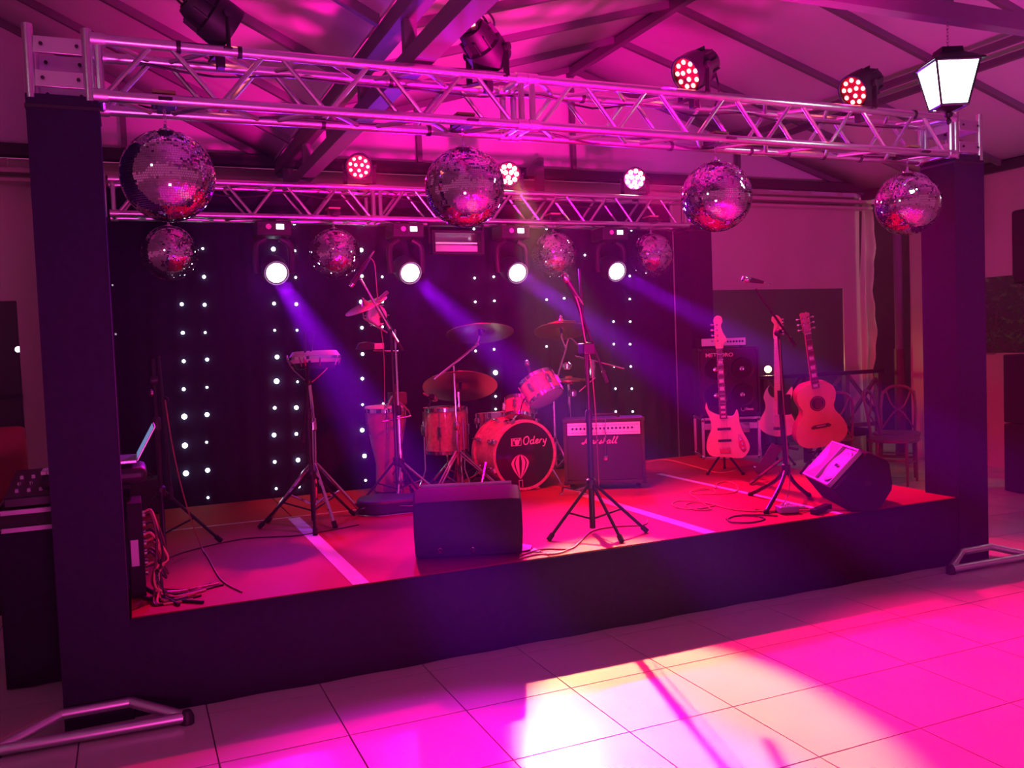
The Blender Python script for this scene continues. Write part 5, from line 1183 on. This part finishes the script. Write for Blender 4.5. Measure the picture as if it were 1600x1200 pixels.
MB().prism(outline([(-.2, 0), (.2, 0), (.21, .3), (.16, .44), (0, .48), (-.16, .44), (-.21, .3)], 4), (7.62, 8.1, .52), (1, 0, 0), (0, 0, 1), (0, .06, 0)).build('backrest', M_BLK, uc, bevel=.02)
MB().bb((7.40, 7.70, .42), (7.84, 8.12, .50)).build('seat', M_FAB, uc, bevel=.02)
for x in (7.43, 7.81):
    for y in (7.73, 8.09): MB().tube(((x, y, 0), (x, y, .43)), .014, 8).build('leg', M_BMET, uc)
for k, z0 in enumerate((.01, .685)):
    sw = thing('subwoofer', ['lower black subwoofer of the stack at the right edge', 'upper black subwoofer of the stack at the right edge'][k], 'speaker', (8.2, 5.6, z0))
    MB().bb((7.82, 5.34, z0), (8.61, 6.0, z0 + .665)).build('cabinet', M_BLK, sw, bevel=.015)
    MB().bb((7.86, 5.33, z0 + .05), (8.57, 5.341, z0 + .62)).build('grille', M_GRILLE, sw, smooth=0)
    MB().bb((7.808, 5.58, z0 + .30), (7.822, 5.76, z0 + .40)).build('handle', M_RUB, sw, bevel=.004)
ps = thing('loudspeaker', 'black loudspeaker on a pole above the subwoofer stack', 'speaker', (7.95, 5.65, 1.36))
MB().tube(((7.95, 5.65, 1.352), (7.95, 5.65, 2.03)), .018, 10).build('pole', M_BMET, ps)
MB().bb((7.74, 5.42, 2.02), (8.16, 5.84, 2.72)).build('cabinet', M_BLK, ps, bevel=.03)
MB().bb((7.77, 5.412, 2.05), (8.13, 5.422, 2.69)).build('grille', M_GRILLE, ps, smooth=0)
# outside: lamps and a hedge seen through the clear plastic
ob = tag(MB().sph(aty(1200, 577, 9.8), .05, 12, 8).build('garden_lamp', M_WARMB), 'small warm lamp outside, seen through the window behind the guitars', 'lamp')
q = aty(1200, 577, 9.8); MB().tube(((q.x, q.y, 0), (q.x, q.y, q.z - .045)), .02, 8).build('post', M_BMET, ob)
point('garden_lamp_light', aty(1200, 570, 9.6), (1, .7, .3), 14, .05)
ob = tag(MB().sph(aty(28.6, 546, 9.8), .03, 10, 8).build('garden_lamp', M_LED), 'tiny white lamp outside, seen through the left window', 'lamp')
q = aty(28.6, 546, 9.8); MB().tube(((q.x, q.y, 0), (q.x, q.y, q.z - .025)), .015, 8).build('post', M_BMET, ob)
random.seed(5)
sh = thing('shrub', 'olive green leafy shrub outside the right hand window', 'plant', (10.4, 6.6, 0))
fm = MB()
for k in range(2600):
    c = V((10.45 + max(-.9, min(.8, random.gauss(0, .3))), random.uniform(4.5, 8.6), abs(random.gauss(1.5, .6)))); a = random.uniform(0, 6.3); e = random.uniform(-.8, .8); L_ = random.uniform(.08, .2)
    d = V((math.cos(a) * math.cos(e), math.sin(a) * math.cos(e), math.sin(e))); u, w, d = frame(d)
    fm.add([c, c + d * L_ * .5 + u * L_ * .22, c + d * L_, c + d * L_ * .5 - u * L_ * .22], [(0, 1, 2, 3)])
stuff(fm.build('foliage', M_OUT, sh, smooth=0))
for y in (4.9, 5.7, 6.5, 7.3, 8.1): MB().tube(((10.5, y, 0), (10.45, y + .1, 1.0), (10.4, y - .05, 1.9)), [.05, .035, .015], 8).build('stem', M_WOOD, sh)
point('garden_light', (9.75, 5.6, 2.5), (.95, 1, .55), 40, .1)

# ================================================================ HAZE
hz = MB().bb((-1.2, 1.6, .02), (6.6, 8.3, 3.35)).build('haze', None, smooth=0)
hm = bpy.data.materials.new('haze'); hm.use_nodes = True; NT = hm.node_tree; NT.nodes.clear()
vo = NT.nodes.new('ShaderNodeOutputMaterial'); vs = NT.nodes.new('ShaderNodeVolumeScatter')
vs.inputs['Density'].default_value = .0027; vs.inputs['Anisotropy'].default_value = .45; vs.inputs['Color'].default_value = (.9, .9, .95, 1)
NT.links.new(vs.outputs[0], vo.inputs['Volume']); hz.data.materials.append(hm)
stuff(hz); tag(hz, 'thin stage haze hanging over the stage and carpet', 'haze')
